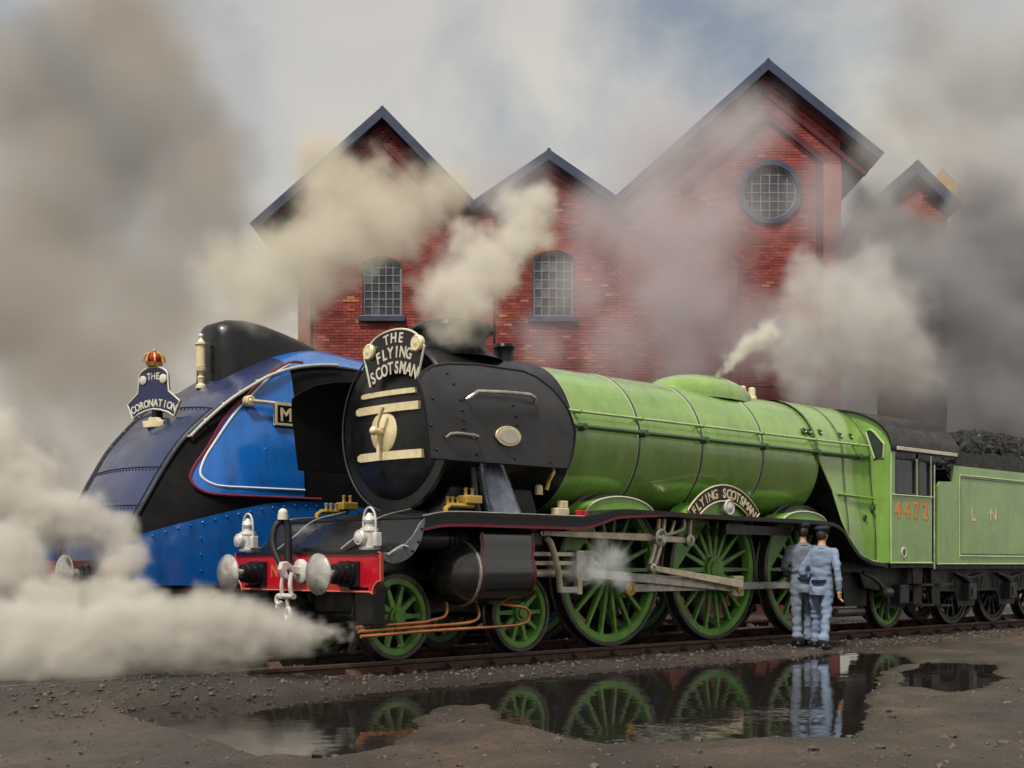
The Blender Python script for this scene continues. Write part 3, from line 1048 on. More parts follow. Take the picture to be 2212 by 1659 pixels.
# smokebox, door and saddle
MB().lathe((0.62, 0, BZ), (1, 0, 0), [(0.0, 0.6), (0.0, BR - 0.005), (0.03, BR + 0.02), (0.10, BR + 0.02), (0.10, BR), (1.98, BR), (1.98, 0.6)], 64).build('smokebox', BLACK, eng)
door = MB().lathe((0.62, 0, BZ), (1, 0, 0), [(-0.145, 0.02), (-0.14, 0.25), (-0.115, 0.50), (-0.075, 0.70), (-0.03, 0.83), (0.02, 0.88)], 64).build('smokebox_door', BLACK, eng)
for z, y0, y1, h in ((3.10, 0.50, -0.52, 0.030), (2.92, 0.60, -0.58, 0.048), (2.36, 0.58, -0.62, 0.050)):
    def xs(y, z=z):
        r = math.hypot(y, z - BZ)
        return 0.62 + float(np.interp(r, [0, .25, .5, .7, .83, .88, 1], [-.145, -.14, -.115, -.075, -.03, 0.0, 0.0])) - 0.022
    mb = MB()
    N_ = 16
    rings = []
    for i in range(N_ + 1):
        y = y0 + (y1 - y0) * i / N_
        x = xs(y)
        hh = h * (0.55 if i in (0,) else 1)
        rings.append([(x - 0.016, y, z - hh), (x - 0.016, y, z + hh), (x + 0.03, y, z + hh), (x + 0.03, y, z - hh)])
    mb.rings(rings)
    mb.build('hinge_strap', BRASS, door, smooth=20)
MB().lathe((0.46, 0.03, 2.65), (1, 0, 0), [(-0.01, 0.02), (-0.006, 0.22), (0.01, 0.245), (0.05, 0.245)], 36).build('lock_plate', BRASS, door)
MB().cyl((0.34, 0.03, 2.65), (0.47, 0.03, 2.65), 0.045, n=16).sphere((0.325, 0.03, 2.65), 0.055).build('lock_boss', BRASS, door)
MB().tube([(0.37, 0.03, 2.65), (0.36, 0.0, 2.75), (0.36, -0.10, 2.93)], 0.022, 10, rs=[0.018, 0.020, 0.027]).build('lock_handle', BRASS, door)
MB().tube([(0.40, 0.03, 2.65), (0.39, 0.03, 2.5), (0.385, 0.02, 2.30)], 0.022, 10, rs=[0.018, 0.020, 0.027]).build('lock_handle', BRASS, door)
# white highlighted beading on the smokebox front edge
MB().tube([(0.60, (BR + 0.012) * math.cos(R(a)), BZ + (BR + 0.012) * math.sin(R(a))) for a in range(-80, 141, 5)], 0.013, 6).build('edge_beading', GREY, eng)
MB().prism([(0.72, 1.45), (2.35, 1.45), (2.30, 1.75), (2.2, 2.0), (0.85, 2.0), (0.76, 1.75)], 'xz', -0.72, 0.72).build('smokebox_saddle', BLACK, eng, bevel=0.02)
# chimney with a wide lip
MB().lathe((1.55, 0, 3.60), (0, 0, 1), [(0.0, 0.62), (0.06, 0.52), (0.12, 0.44), (0.18, 0.405), (0.26, 0.40), (0.31, 0.43), (0.345, 0.50), (0.385, 0.52), (0.43, 0.50), (0.455, 0.455), (0.44, 0.40), (0.30, 0.36)], 48, cap=False).build('chimney', BLACK, eng)
MB().cyl((1.55, 0, 3.70), (1.55, 0, 3.93), 0.365, n=32).build('chimney_flue', FRAME, eng)
MB().lathe((2.42, 0, 3.62), (0, 0, 1), [(0.0, 0.15), (0.08, 0.125), (0.20, 0.125), (0.25, 0.145), (0.29, 0.13), (0.30, 0.05)], 24).build('snifting_valve', BLACK, eng)

# boiler, bands, firebox
MB().lathe((2.60, 0, BZ), (1, 0, 0), [(0.0, 0.5), (0.0, BR - 0.02), (5.62, BR - 0.02), (5.62, 0.5)], 72).build('boiler', GREEN, eng)


def band(x, w=0.045, r=BR - 0.02, m=DGREEN, line=CREAM, edge=0.009):
    b = MB().lathe((x - w / 2, 0, BZ), (1, 0, 0), [(0, r - 0.004), (0, r + 0.008), (w, r + 0.008), (w, r - 0.004)], 72, cap=False).build('boiler_band', m, eng)
    for q in (-w / 2 - edge, w / 2):
        MB().lathe((x + q, 0, BZ), (1, 0, 0), [(0, r - 0.004), (0, r + 0.006), (edge, r + 0.006), (edge, r - 0.004)], 72, cap=False).build('band_line', line, b)


band(2.63, 0.075, BR - 0.01, BLACK, CREAM, 0.012)
for x in (3.95, 5.29, 6.74):
    band(x)
FB = [(8.15, 2.73), (8.32, 2.5), (8.50, 2.24), (8.60, 1.98), (8.70, 1.73), (8.84, 1.53), (9.02, 1.37), (9.22, 1.22), (9.46, 1.14), (9.70, 1.12), (9.72, 1.12)]


def fb_section(x, off=0.0):
    zb = lerp_tab(FB, x)
    r = BR + 0.005 + off
    pts = []
    for i in range(13):
        a = R(90 * i / 12)
        pts.append((r * math.sin(a), BZ + r * math.cos(a)))
    for i in range(1, 11):
        z = BZ - (BZ - zb) * i / 10
        pts.append((r + 0.09 * (1 - math.cos(min(1, (BZ - z) / 1.3) * math.pi)) / 2 + 0.01 * (BZ - z), z))
    return [(-y, z) for y, z in reversed(pts)] + pts[1:]


mb = MB()
xs_ = [8.15 + 1.57 * i / 30 for i in range(31)]
mb.rings([[(x, y, z) for y, z in fb_section(x)] for x in xs_], False, False, closed=False)
fbx = mb.build('firebox', GREEN, eng)
MB().prism([(8.25, 2.6), (8.58, 2.2), (8.78, 1.73), (9.1, 1.42), (9.5, 1.16), (9.70, 1.15), (9.70, 2.6)], 'xz', -0.99, 0.99).build('throat_plate', FRAME, fbx, smooth=0)
for s in (-1, 1):
    MB().tube([(x, s * abs(fb_section(x)[0][0]) * 1.002, fb_section(x)[0][1]) for x in [8.15 + 1.57 * i / 40 for i in range(41)]], 0.014, 6).build('edge_lining', PALEG, fbx)
for x in (8.16, 8.86, 9.66):
    sec = fb_section(max(x, 8.16), 0.008)
    mb = MB()
    mb.rings([[(x + q, y, z) for y, z in sec] for q in (-0.02, 0.02)], False, False, closed=False)
    b = mb.build('cladding_band', DGREEN, fbx)
    for q in (-0.028, 0.022):
        sec2 = fb_section(max(x, 8.16), 0.010)
        MB().rings([[(x + q + w, y, z) for y, z in sec2] for w in (0, 0.007)], False, False, closed=False).build('band_line', PALEG, b)
for s in (-1, 1):
    MB().tube([(8.62, s * 1.06, 2.18), (9.1, s * 1.09, 2.16), (9.66, s * 1.09, 2.14)], 0.018, 8).build('side_pipe', GREEN2, fbx)
for x, z in ((7.91, 3.12), (8.05, 3.12), (8.35, 3.13), (8.92, 3.12), (9.24, 3.13), (9.37, 1.82), (9.62, 1.96)):
    for s in (-1, 1):
        yy = -s * 0
        if z > 2.7:
            r0 = Vector((x, s * math.sqrt(max(0, BR ** 2 - (z - BZ) ** 2)), z))
            n = Vector((0, r0.y, z - BZ)).normalized()
        else:
            r0 = Vector((x, s * 1.085, z)); n = Vector((0, s, 0.0))
        MB().lathe(r0 - n * 0.02, n, [(0, 0.055), (0.035, 0.055), (0.045, 0.04), (0.03, 0.03)], 16).build('washout_plug', DGREEN, fbx)
# dome ("banjo" cover) and safety valves
mb = MB()
def dome_fn(u, v):
    a = 2 * math.pi * v
    t = u * math.pi / 2
    return (6.48 + 1.08 * math.sin(t) * math.cos(a), 0.60 * math.sin(t) * math.sin(a), 3.52 + 0.40 * math.cos(t) ** 0.8 if math.cos(t) > 0 else 3.52)
mb.grid(dome_fn, 14, 36)
mb.build('dome', GREEN, eng, smooth=60)
for x in (7.75, 8.0):
    MB().lathe((x, 0.12, 3.6), (0, 0, 1), [(0, 0.085), (0.14, 0.08), (0.16, 0.06), (0.28, 0.055), (0.30, 0.03)], 16).build('safety_valve', BRASS, eng)
# handrail and pipe along the boiler, on knobs
for s in (-1, 1):
    MB().tube([(x, s * 1.055, 2.985) for x in np.linspace(2.45, 9.55, 24)], 0.018, 8).build('handrail', PALEG, eng)
    MB().tube([(x, s * 1.045, 2.80) for x in np.linspace(2.62, 9.55, 24)], 0.030, 8).build('ejector_pipe', DGREEN, eng)
    for x in (2.72, 3.90, 5.20, 6.62, 8.0, 9.2):
        MB().lathe((x, s * 0.93, 2.985), (0, s, 0), [(0, 0.022), (0.10, 0.020), (0.12, 0.032), (0.145, 0.030), (0.155, 0.012)], 12).build('handrail_knob', GREEN2, eng)
        MB().lathe((x + 0.08, s * 0.93, 2.80), (0, s, 0), [(0, 0.05), (0.10, 0.05), (0.155, 0.045), (0.16, 0.01)], 14).build('pipe_clip', DGREEN, eng)

# smoke deflectors
DEF_L = [(2.24, 0.10), (2.7, 0.04), (3.10, -0.03), (3.20, 0.09), (3.28, 0.25), (3.34, 0.50), (3.39, 1.0)]
DEF_R = [(2.24, 2.30), (2.45, 2.40), (2.7, 2.43), (3.0, 2.30), (3.2, 2.13), (3.34, 1.93), (3.39, 1.75)]


def make_deflector(s):
    def Y(z):
        t = max(0, z - 2.85)
        return s * (1.25 - 0.62 * t * t - 0.08 * t)
    zs = [2.24, 2.4, 2.55, 2.7, 2.85, 2.95, 3.02, 3.10, 3.15, 3.20, 3.24, 3.28, 3.31, 3.34, 3.365, 3.39]
    nx = 8
    mb = MB()
    def sheet(o):
        return [[(lerp_tab(DEF_L, z) + (lerp_tab(DEF_R, z) - lerp_tab(DEF_L, z)) * i / nx, Y(z) + o, z) for i in range(nx + 1)] for z in zs]
    for o in (0.0, -s * 0.012):
        S = sheet(o)
        mb.rings(S, False, False, closed=False)
    d = mb.build('smoke_deflector', GREY if s < 0 else BLACK_SHADE, eng)  # far plate coloured near-black to read as shade
    edge = [(lerp_tab(DEF_L, z), Y(z), z) for z in zs] + [(lerp_tab(DEF_L, 3.39) + (lerp_tab(DEF_R, 3.39) - lerp_tab(DEF_L, 3.39)) * i / 6, Y(3.39), 3.39) for i in range(1, 6)] + [(lerp_tab(DEF_R, z), Y(z), z) for z in reversed(zs)]
    edge += [(lerp_tab(DEF_R, 2.24) + (0.10 - 2.30) * i / 8, Y(2.24), 2.24) for i in range(1, 8)]
    MB().tube(edge, 0.016 if s < 0 else 0.008, 6, closed=True).build('edge_beading', BLACK if s < 0 else BLACK_SHADE, d)
    MB().tube([(0.63, s * 1.26, 2.93), (0.67, s * 1.305, 2.97), (0.76, s * 1.31, 3.03), (1.2, s * 1.305, 3.06), (1.6, s * 1.30, 3.07), (1.69, s * 1.29, 3.04), (1.74, s * 1.24, 2.99)], 0.021, 8).build('grab_rail', STEEL, d)
    MB().tube([(0.33, s * 1.26, 2.48), (0.36, s * 1.30, 2.52), (0.45, s * 1.305, 2.535), (0.70, s * 1.305, 2.53), (0.77, s * 1.30, 2.52), (0.79, s * 1.25, 2.50)], 0.019, 8).build('grab_rail', STEEL, d)
    pl = MB().prism([(1.28 + 0.20 * math.cos(2 * math.pi * i / 32), 2.56 + 0.118 * math.sin(2 * math.pi * i / 32)) for i in range(32)], 'xz', s * 1.252, s * 1.278).build('oval_plate', BRASS, d, bevel=0.006)
    MB().prism([(1.28 + 0.15 * math.cos(2 * math.pi * i / 32), 2.56 + 0.08 * math.sin(2 * math.pi * i / 32)) for i in range(32)], 'xz', s * 1.277, s * 1.284).build('plate_field', CREAM, pl)
    rv = MB()
    for x, z in [(0.45, 3.22), (0.50, 3.10), (0.56, 2.92), (0.58, 2.80), (0.60, 2.70), (0.60, 2.60), (1.38, 2.93), (1.42, 2.80), (1.44, 2.70), (0.20, 2.34), (0.8, 2.32), (1.4, 2.31), (2.0, 2.30), (0.15, 2.9), (0.12, 2.6)]:
        rv.sphere((x, Y(z) + s * 0.006, z), 0.016, 8, 6)
    rv = rv.build('rivets', BLACK, d)
    rv['kind'] = 'stuff'
    for x in (0.75, 1.9):
        MB().box(x - 0.02, x + 0.02, min(s * 0.9, s * 1.235), max(s * 0.9, s * 1.235), 2.66, 2.70).build('stay', BLACK, d, smooth=0)


for s in (-1, 1):
    make_deflector(s)

# outside steam pipe, piping and lubricators under the deflector
for s in (-1, 1):
    mb = MB()
    rr = []
    for t in np.linspace(0, 1, 9):
        z = 2.30 - 0.66 * t
        xc = 1.36 + 0.10 * t
        hw_ = 0.20 + 0.055 * t
        yc = 0.82 + 0.20 * t
        rr.append([(xc + hw_ * math.cos(2 * math.pi * j / 24), s * (yc + 0.17 * math.sin(2 * math.pi * j / 24)), z) for j in range(24)])
    mb.rings(rr)
    mb.build('steam_pipe', PIPE, eng)
    MB().tube([(0.98, s * 0.98, 2.2), (1.0, s * 1.0, 1.9), (1.03, s * 1.03, 1.66)], 0.035, 10).build('blower_pipe', GREY, eng)
    MB().tube([(2.38, s * 0.92, 2.25), (2.30, s * 1.0, 2.20), (2.20, s * 1.02, 2.10), (2.16, s * 1.02, 1.98)], 0.028, 8).build('elbow_pipe', GOLD, eng)
    MB().lathe((2.30, s * 0.95, 2.33), (0, s, 0), [(0, 0.05), (0.08, 0.05), (0.1, 0.03)], 12).build('pipe_union', GOLD, eng)
    MB().lathe((2.05, s * 1.0, 1.92), (0, 0, 1), [(0, 0.05), (0.10, 0.05), (0.12, 0.03)], 12).build('pipe_union', BRASS, eng)
    MB().tube([(0.36, s * 1.22, 1.56), (0.36, s * 1.22, 1.70), (0.42, s * 1.22, 1.735), (0.80, s * 1.18, 1.735)], 0.030, 8).build('step_rail', GOLD, eng)
    lub = MB().box(0.66, 0.90, s * 1.16 - 0.08, s * 1.16 + 0.08, 1.76, 1.86).build('lubricator', GOLD, eng, smooth=0, bevel=0.015)
    for x in (0.45, 0.52, 0.60, 0.72, 0.82):
        MB().lathe((x, s * 1.15, 1.74 if x < 0.65 else 1.85), (0, 0, 1), [(0, 0.022), (0.06, 0.018), (0.09, 0.028), (0.10, 0.01)], 10).build('lubricator_cap', GOLD, lub)
    MB().box(2.15, 2.36, s * 1.16 - 0.06, s * 1.16 + 0.06, 1.665, 1.76).box(2.24, 2.36, s * 1.16 - 0.04, s * 1.16 + 0.04, 1.76, 1.85).build('relief_valve', BRASS, eng, smooth=0, bevel=0.012)
    for x in (2.44, 2.54):
        MB().box(x - 0.035, x + 0.035, s * 1.30 - 0.03, s * 1.30 + 0.03, 1.60, 1.735).build('oil_cap', RED, eng, smooth=0, bevel=0.008)

# running plate: side profile of its top edge
RUN = spline([(-0.10, 1.60), (0.3, 1.655), (1.2, 1.66), (2.2, 1.66), (2.55, 1.67), (2.85, 1.72), (3.1, 1.765), (3.6, 1.77), (5.0, 1.75), (6.6, 1.74), (7.6, 1.73), (8.05, 1.70), (8.3, 1.60), (8.50, 1.42), (8.72, 1.26), (9.1, 1.14), (9.6, 1.08)], 6)
for s in (-1, 1):
    mb = MB()
    mb.rings([[(x, s * 0.60, z), (x, s * 1.37, z), (x, s * 1.37, z - 0.05), (x, s * 0.60, z - 0.05)] for x, z in RUN])
    rp = mb.build('running_plate', BLACK, eng)
    mb = MB()
    mb.rings([[(x, s * 1.345, z - 0.048), (x, s * 1.361, z - 0.048), (x, s * 1.361, z - max(0.06, 0.165 - 0.06 * max(0, (x - 2.4) / 1))), (x, s * 1.345, z - max(0.06, 0.165 - 0.06 * max(0, (x - 2.4) / 1)))] for x, z in RUN])
    vl = mb.build('valance', BLACK, rp)
    LW = 0.030
    mb = MB()
    seg = [(x, z) for x, z in RUN if x < 5.6]
    mb.rings([[(x, s * 1.362, z - max(0.06, 0.165 - 0.06 * max(0, (x - 2.4) / 1)) + k) for k in (0, LW)] + [(x, s * 1.366, z - max(0.06, 0.165 - 0.06 * max(0, (x - 2.4) / 1)) + k) for k in (LW, 0)] for x, z in seg])
    mb.build('red_lining', MAROON, rp)
    MB().tube([(x, s * 1.37, z) for x, z in RUN if x < 2.5], 0.009, 6).build('edge_highlight', STEEL, rp)
MB().box(0.3, 2.5, -0.60, 0.60, 1.42, 1.50).build('footplate_deck', BLACK, eng, smooth=0)

# front platform, curved drop plates, centre casing
mb = MB()
fp = spline([(-0.72, 1.215), (-0.55, 1.22), (-0.38, 1.27), (-0.22, 1.42), (-0.12, 1.55), (-0.08, 1.60), (0.3, 1.655)], 5)
mb.rings([[(x, -1.36, z), (x, 1.36, z), (x, 1.36, z - 0.03), (x, -1.36, z - 0.03)] for x, z in fp])
mb.build('front_platform', BLACK, eng)
for s in (-1, 1):
    poly = [(-0.70, 1.20)] + spline([(-0.68, 1.13), (-0.50, 1.08), (-0.28, 1.15), (-0.13, 1.32), (-0.07, 1.52)], 5) + [(-0.07, 1.585), (-0.14, 1.52), (-0.24, 1.385), (-0.40, 1.245), (-0.55, 1.20)]
    dp = MB().prism(poly, 'xz', s * 1.30, s * 1.375).build('drop_plate', DROP, eng, bevel=0.006)
    MB().tube([(-0.60, s * 1.385, 1.17), (-0.48, s * 1.40, 1.24), (-0.40, s * 1.40, 1.275), (-0.33, s * 1.39, 1.26)], 0.017, 8).build('hand_grip', STEEL, dp)
    for x, z in ((-0.12, 1.46), (-0.17, 1.32), (-0.25, 1.22)):
        MB().sphere((x, s * 1.378, z), 0.018, 8, 6).build('bolt_head', BLACK, dp)
mb = MB()
rr = []
for x, z in ((-0.66, 1.24), (-0.45, 1.36), (-0.2, 1.52), (0.2, 1.66), (0.75, 1.74)):
    rr.append([(x, 0.55 * math.cos(R(a)), z - 0.12 + 0.14 * math.sin(R(a))) for a in range(0, 181, 15)] + [(x, -0.60, 1.0), (x, 0.60, 1.0)])
mb.rings(rr)
mb.build('valve_casing', BLACK, eng)
for y in (0.62, -0.62):
    MB().tube(spline([(-0.64, y, 1.24), (-0.40, y, 1.40), (-0.1, y, 1.60), (0.35, y, 1.71)], 5), 0.010, 6).build('casing_bead', STEEL, eng)

# splashers and the name plate
for i, (x, rx, rt) in enumerate(((3.56, 0.68, 1.95), (5.72, 0.76, 2.00), (7.80, 0.60, 1.88))):
    for s in (-1, 1):
        base = 1.70
        pts = [(x + rx * math.cos(R(a)), base + (rt - base) * math.sin(R(a))) for a in range(0, 181, 9)]
        sp = MB().prism(pts, 'xz', s * 0.62, s * 1.0).build('splasher', GREEN2, eng)
        MB().tube([(px, s * 1.003, pz) for px, pz in pts], 0.014, 6).build('splasher_edge', CREAM, sp)
for s in (-1,):
    xc, zc = 5.70, 1.09
    ro_, ri_ = 1.10, 0.875
    outer = arc(xc, zc, ro_, 139, 41, 28); inner = arc(xc, zc, ri_, 41, 139, 28)
    poly = outer + inner
    np_ = MB().prism(poly, 'xz', s * 1.03, s * 1.055).build('nameplate', BLACK, eng, smooth=0)
    loop = [(px, s * 1.058, pz) for px, pz in poly]
    MB().tube(loop, 0.012, 6, closed=True).build('plate_border', BRASS, np_)
    letters('FLYING SCOTSMAN', 0.185, BRASS, np_, SIDE, Vector((xc, s * 1.056, zc)), arc_pts('FLYING SCOTSMAN', 0.925, (0, 0), 93, 0.17), sx=0.90)
    MB().lathe((5.80, s * 1.0, 1.88), (0, s, 0), [(0, 0.115), (0.07, 0.115), (0.085, 0.10), (0.075, 0.08), (0.085, 0.05), (0.095, 0.01)], 28).build('plate_boss', SILVER, np_)

# cylinders, valve chest and motion
for s in (-1, 1):
    yc, zc, cr_ = s * 0.99, 0.97, 0.37
    sec = [(yc - s * -cr_ * math.cos(R(a)), zc + cr_ * math.sin(R(a))) for a in range(-180, 1, 12)]
    sec = [(yc + s * cr_ * math.cos(R(a)), zc + cr_ * math.sin(R(a))) for a in range(-150, 31, 12)] + [(s * 1.33, 1.30), (s * 1.30, 1.44), (s * 1.24, 1.49), (s * 0.55, 1.49), (s * 0.55, 0.8)]
    c_ = MB().prism(sec, 'yz', 0.80, 1.66).build('cylinder', GLOSS, eng, smooth=40, bevel=0.012)
    for x in (0.815, 1.615):
        q = [(yc + s * (cr_ + 0.004) * math.cos(R(a)), zc + (cr_ + 0.004) * math.sin(R(a))) for a in range(-120, 31, 10)] + [(s * 1.335, 1.30), (s * 1.305, 1.44)]
        MB().rings([[(x + w, y + s * o, z) for y, z in q] for w, o in ((0, 0.0), (0.03, 0.0))], False, False, closed=False).build('red_lining', MAROON, c_)
    MB().lathe((0.80, yc, zc), (1, 0, 0), [(-0.36, 0.03), (-0.345, 0.13), (-0.30, 0.22), (-0.23, 0.295), (-0.14, 0.345), (-0.05, cr_), (-0.04, cr_ + 0.015), (0.01, cr_ + 0.015)], 48).build('cylinder_cover', mat('scuffed_cover_black', (0.022, 0.019, 0.017), 0.28, coat=0.6, var=0.5, vscale=4), c_)
    MB().lathe((0.74, yc, zc), (1, 0, 0), [(0, cr_ - 0.002), (0, cr_ + 0.018), (0.03, cr_ + 0.018), (0.03, cr_ - 0.002)], 48, cap=False).build('cover_rim_highlight', STEEL, c_)  # bright ring added as the painted highlight of the cover rim
    MB().lathe((1.66, yc, zc), (1, 0, 0), [(0, cr_ - 0.03), (0.06, cr_ - 0.06), (0.08, 0.18), (0.20, 0.10), (0.22, 0.06)], 28).build('rear_cover', BLACK, c_)
    MB().cyl((0.10, s * 0.95, 1.36), (0.82, s * 0.95, 1.36), 0.125, n=24).cyl((0.02, s * 0.95, 1.36), (0.12, s * 0.95, 1.36), 0.09, n=20).build('valve_chest', GREY, c_)
    for x in (0.55, 0.62, 0.69):
        MB().lathe((x, s * 0.95, 1.36), (1, 0, 0), [(0, 0.12), (0, 0.14), (0.03, 0.14), (0.03, 0.12)], 24, cap=False).build('valve_ring', BLACK, c_)
    MB().box(1.66, 2.02, s * 0.97 - 0.13, s * 0.97 + 0.13, 1.30, 1.47).build('rear_valve_chest', GREY, c_, smooth=0, bevel=0.02)
    MB().cyl((1.66, yc - s * 0.02, 0.965), (2.75, yc - s * 0.02, 0.965), 0.050, n=14).build('piston_rod', ROD, eng)
    for z in (1.20, 1.09):
        MB().box(1.70, 3.05, yc - 0.055, yc + 0.055, z - 0.026, z + 0.026).build('slide_bar', ROD, eng, smooth=0, bevel=0.006)
    ch_ = MB().prism([(2.62, 0.86), (2.62, 1.25), (2.95, 1.25), (2.95, 1.05), (2.88, 0.86)], 'xz', yc - s * -0.02 - 0.09, yc + 0.09).build('crosshead', STEEL, eng, smooth=0, bevel=0.015)
    MB().tube(spline([(2.05, s * 1.12, 1.40), (2.12, s * 1.13, 1.33), (2.20, s * 1.13, 1.15), (2.27, s * 1.12, 0.95), (2.31, s * 1.11, 0.74)], 4), 0.04, 8).build('motion_bracket', ROD, eng)
    MB().box(2.30, 2.66, s * 1.12 - 0.03, s * 1.12 + 0.03, 0.72, 0.80).build('union_link', STEEL, eng, smooth=0, bevel=0.01)
    MB().box(2.58, 2.66, s * 1.12 - 0.04, s * 1.12 + 0.04, 0.70, 0.90).build('drop_arm', ROD, eng, smooth=0, bevel=0.01)


def rod(name, p0, p1, h0, h1, y, t, m, ends=((0.09, BRASS), (0.09, BRASS)), hm=None):
    p0, p1 = Vector(p0), Vector(p1)
    d = (p1 - p0).normalized(); n = Vector((-d.y, d.x))
    mid = (p0 + p1) / 2
    hm = (h0 + h1) / 2 if hm is None else hm
    poly = [p0 + n * h0, mid + n * hm, p1 + n * h1, p1 - n * h1, mid - n * hm, p0 - n * h0]
    o = MB().prism([tuple(v) for v in poly], 'xz', y - t, y + t).build(name, m, eng, smooth=0, bevel=0.006)
    for p, e in zip((p0, p1), ends):
        if e:
            sg = -1 if y < 0 else 1
            MB().lathe((p.x, y - sg * (t + 0.01), p.y), (0, sg, 0), [(0, e[0] * 0.3), (0, e[0]), (2 * t + 0.035, e[0]), (2 * t + 0.04, e[0] * 0.5), (2 * t + 0.02, e[0] * 0.45), (2 * t + 0.02, 0.005)], 24).build('rod_boss', e[1], o)
    return o


for s in (-1, 1):
    y = s * 0.90
    P = [(x + CR, 1.0 - CR) for x in DRV_X]
    rod('coupling_rod', P[0], P[1], 0.055, 0.055, y, 0.028, STEEL, ((0.105, GOLD), (0.115, STEEL)))
    rod('coupling_rod', P[1], P[2], 0.052, 0.052, y - s * 0.002, 0.026, STEEL, (None, (0.105, GOLD)))
    rod('connecting_rod', (2.78, 0.965), P[1], 0.055, 0.085, s * 1.02, 0.032, STEEL, ((0.085, STEEL), None), hm=0.06)
    be = MB().box(P[1][0] - 0.15, P[1][0] + 0.10, s * 1.03 - 0.06, s * 1.03 + 0.06, P[1][1] - 0.15, P[1][1] + 0.15).build('big_end', ROD, eng, smooth=0, bevel=0.03)
    MB().lathe((P[1][0] - 0.02, s * 1.08, P[1][1]), (0, s, 0), [(0, 0.085), (0.03, 0.085), (0.035, 0.05)], 24, sy=1.25).build('big_end_brass', GOLD, be)
    rod('return_crank', P[1], (P[1][0] - 0.12, P[1][1] + 0.02), 0.06, 0.05, s * 1.12, 0.025, STEEL, (None, (0.07, BRASS)))
    rod('eccentric_rod', (3.95, 1.03), (P[1][0] - 0.10, P[1][1] + 0.03), 0.035, 0.055, s * 1.18, 0.022, ROD, ((0.06, STEEL), None))
    ln = MB().tube(spline([(4.16, s * 1.14, 1.68), (4.12, s * 1.14, 1.45), (4.04, s * 1.14, 1.22), (3.94, s * 1.14, 1.02)], 4), 0.030, 8).build('expansion_link', ROD, eng)
    MB().tube(spline([(4.27, s * 1.14, 1.68), (4.23, s * 1.14, 1.45), (4.15, s * 1.14, 1.22), (4.04, s * 1.14, 1.02)], 4), 0.030, 8).build('link_side', ROD, ln)
    MB().lathe((4.15, s * 1.10, 1.43), (0, s, 0), [(0, 0.12), (0.09, 0.12), (0.10, 0.09), (0.08, 0.07), (0.12, 0.04), (0.12, 0.01)], 24).build('trunnion', STEEL, ln)
    rod('radius_rod', (2.0, 1.455), (4.15, 1.43), 0.030, 0.050, s * 1.08, 0.02, ROD, ((0.04, STEEL), None))
    rod('lifting_arm', (4.15, 1.42), (4.80, 1.40), 0.045, 0.035, s * 1.12, 0.02, ROD, (None, (0.085, STEEL)))
    MB().tube(spline([(4.25, s * 1.13, 1.46), (4.5, s * 1.13, 1.50), (4.68, s * 1.13, 1.56), (4.70, s * 1.13, 1.68)], 4), 0.026, 8).build('bridle_rod', ROD, eng)
    MB().tube([(4.84, s * 1.13, 1.68), (4.82, s * 1.13, 1.5), (4.80, s * 1.13, 1.38)], 0.03, 8).build('reversing_arm', ROD, eng)
    MB().tube([(4.40, s * 1.13, 1.46), (4.5, s * 1.13, 1.66)], 0.022, 8).build('bracket_arm', ROD, eng)
    MB().prism([(5.6, 1.50), (7.2, 1.50), (7.2, 1.62), (5.6, 1.64)], 'xz', s * 1.10, s * 1.16).build('spring_beam', GREY, eng, smooth=0)

# drain cocks: three copper pipes led forward under the cylinder
for s in (-1, 1):
    for k, (z, xe, ze) in enumerate(((0.42, 0.46, 0.64), (0.375, 0.92, 0.62), (0.325, 1.60, 0.34))):
        y = s * (1.12 + 0.035 * k)
        pts = [(-0.80, y, z - 0.01), (-0.4, y, z), (0.1, y, z + 0.015), (xe - 0.25, y, z + 0.03)]
        if k < 2: pts += [(xe - 0.06, y, z + 0.06), (xe, y, z + 0.12), (xe + 0.06, s * 1.05, ze)]
        else: pts += [(1.56, y, 0.375), (1.66, y, 0.40), (1.70, y, 0.47), (1.66, y, 0.54), (1.55, y, 0.575), (1.44, y, 0.585), (1.30, s * 1.05, 0.62)]
        MB().tube(spline(pts, 4), 0.019, 8).build('drain_pipe', COPPER, eng)
    st = MB().box(-0.62, -0.44, min(s * 0.84, s * 1.16), max(s * 0.84, s * 1.16), 0.36, 0.86).build('front_step', BLACK, eng, smooth=0, bevel=0.02)
    MB().box(-0.70, -0.40, min(s * 0.86, s * 1.19), max(s * 0.86, s * 1.19), 0.80, 0.83).build('tread', BLACK, st, smooth=0)
    MB().box(-0.74, -0.38, min(s * 0.86, s * 1.22), max(s * 0.86, s * 1.22), 0.44, 0.47).build('tread', BLACK, st, smooth=0)
    MB().prism([(-0.50, 0.85), (-0.36, 0.85), (-0.42, 0.45), (-0.58, 0.10), (-0.64, 0.12), (-0.54, 0.45)], 'xz', s * 0.76 - 0.02, s * 0.76 + 0.02).build('guard_iron', FRAME, eng, smooth=0)

# buffer beam
bm_poly = [(-1.40, 1.20), (1.40, 1.20), (1.40, 0.90)] + arc(1.40, 0.76, 0.14, 90, 180, 6)[1:] + [(1.24, 0.78), (-1.24, 0.78)] + arc(-1.40, 0.76, 0.14, 0, 90, 6)
beam = MB().prism(bm_poly, 'yz', -0.70, -0.66).build('buffer_beam', RED, eng, smooth=0)
MB().tube([(-0.703, y, z) for y, z in bm_poly], 0.009, 6, closed=True).build('beam_lining', mat('faded_red_edge', (0.60, 0.20, 0.13), 0.5), beam)
letters('N', 0.20, mat('faded_gold', (0.45, 0.12, 0.05), 0.5), beam, FRONT, Vector((-0.702, 0, 0)), [(-0.57, 0.93, 0)], ext=0.003)


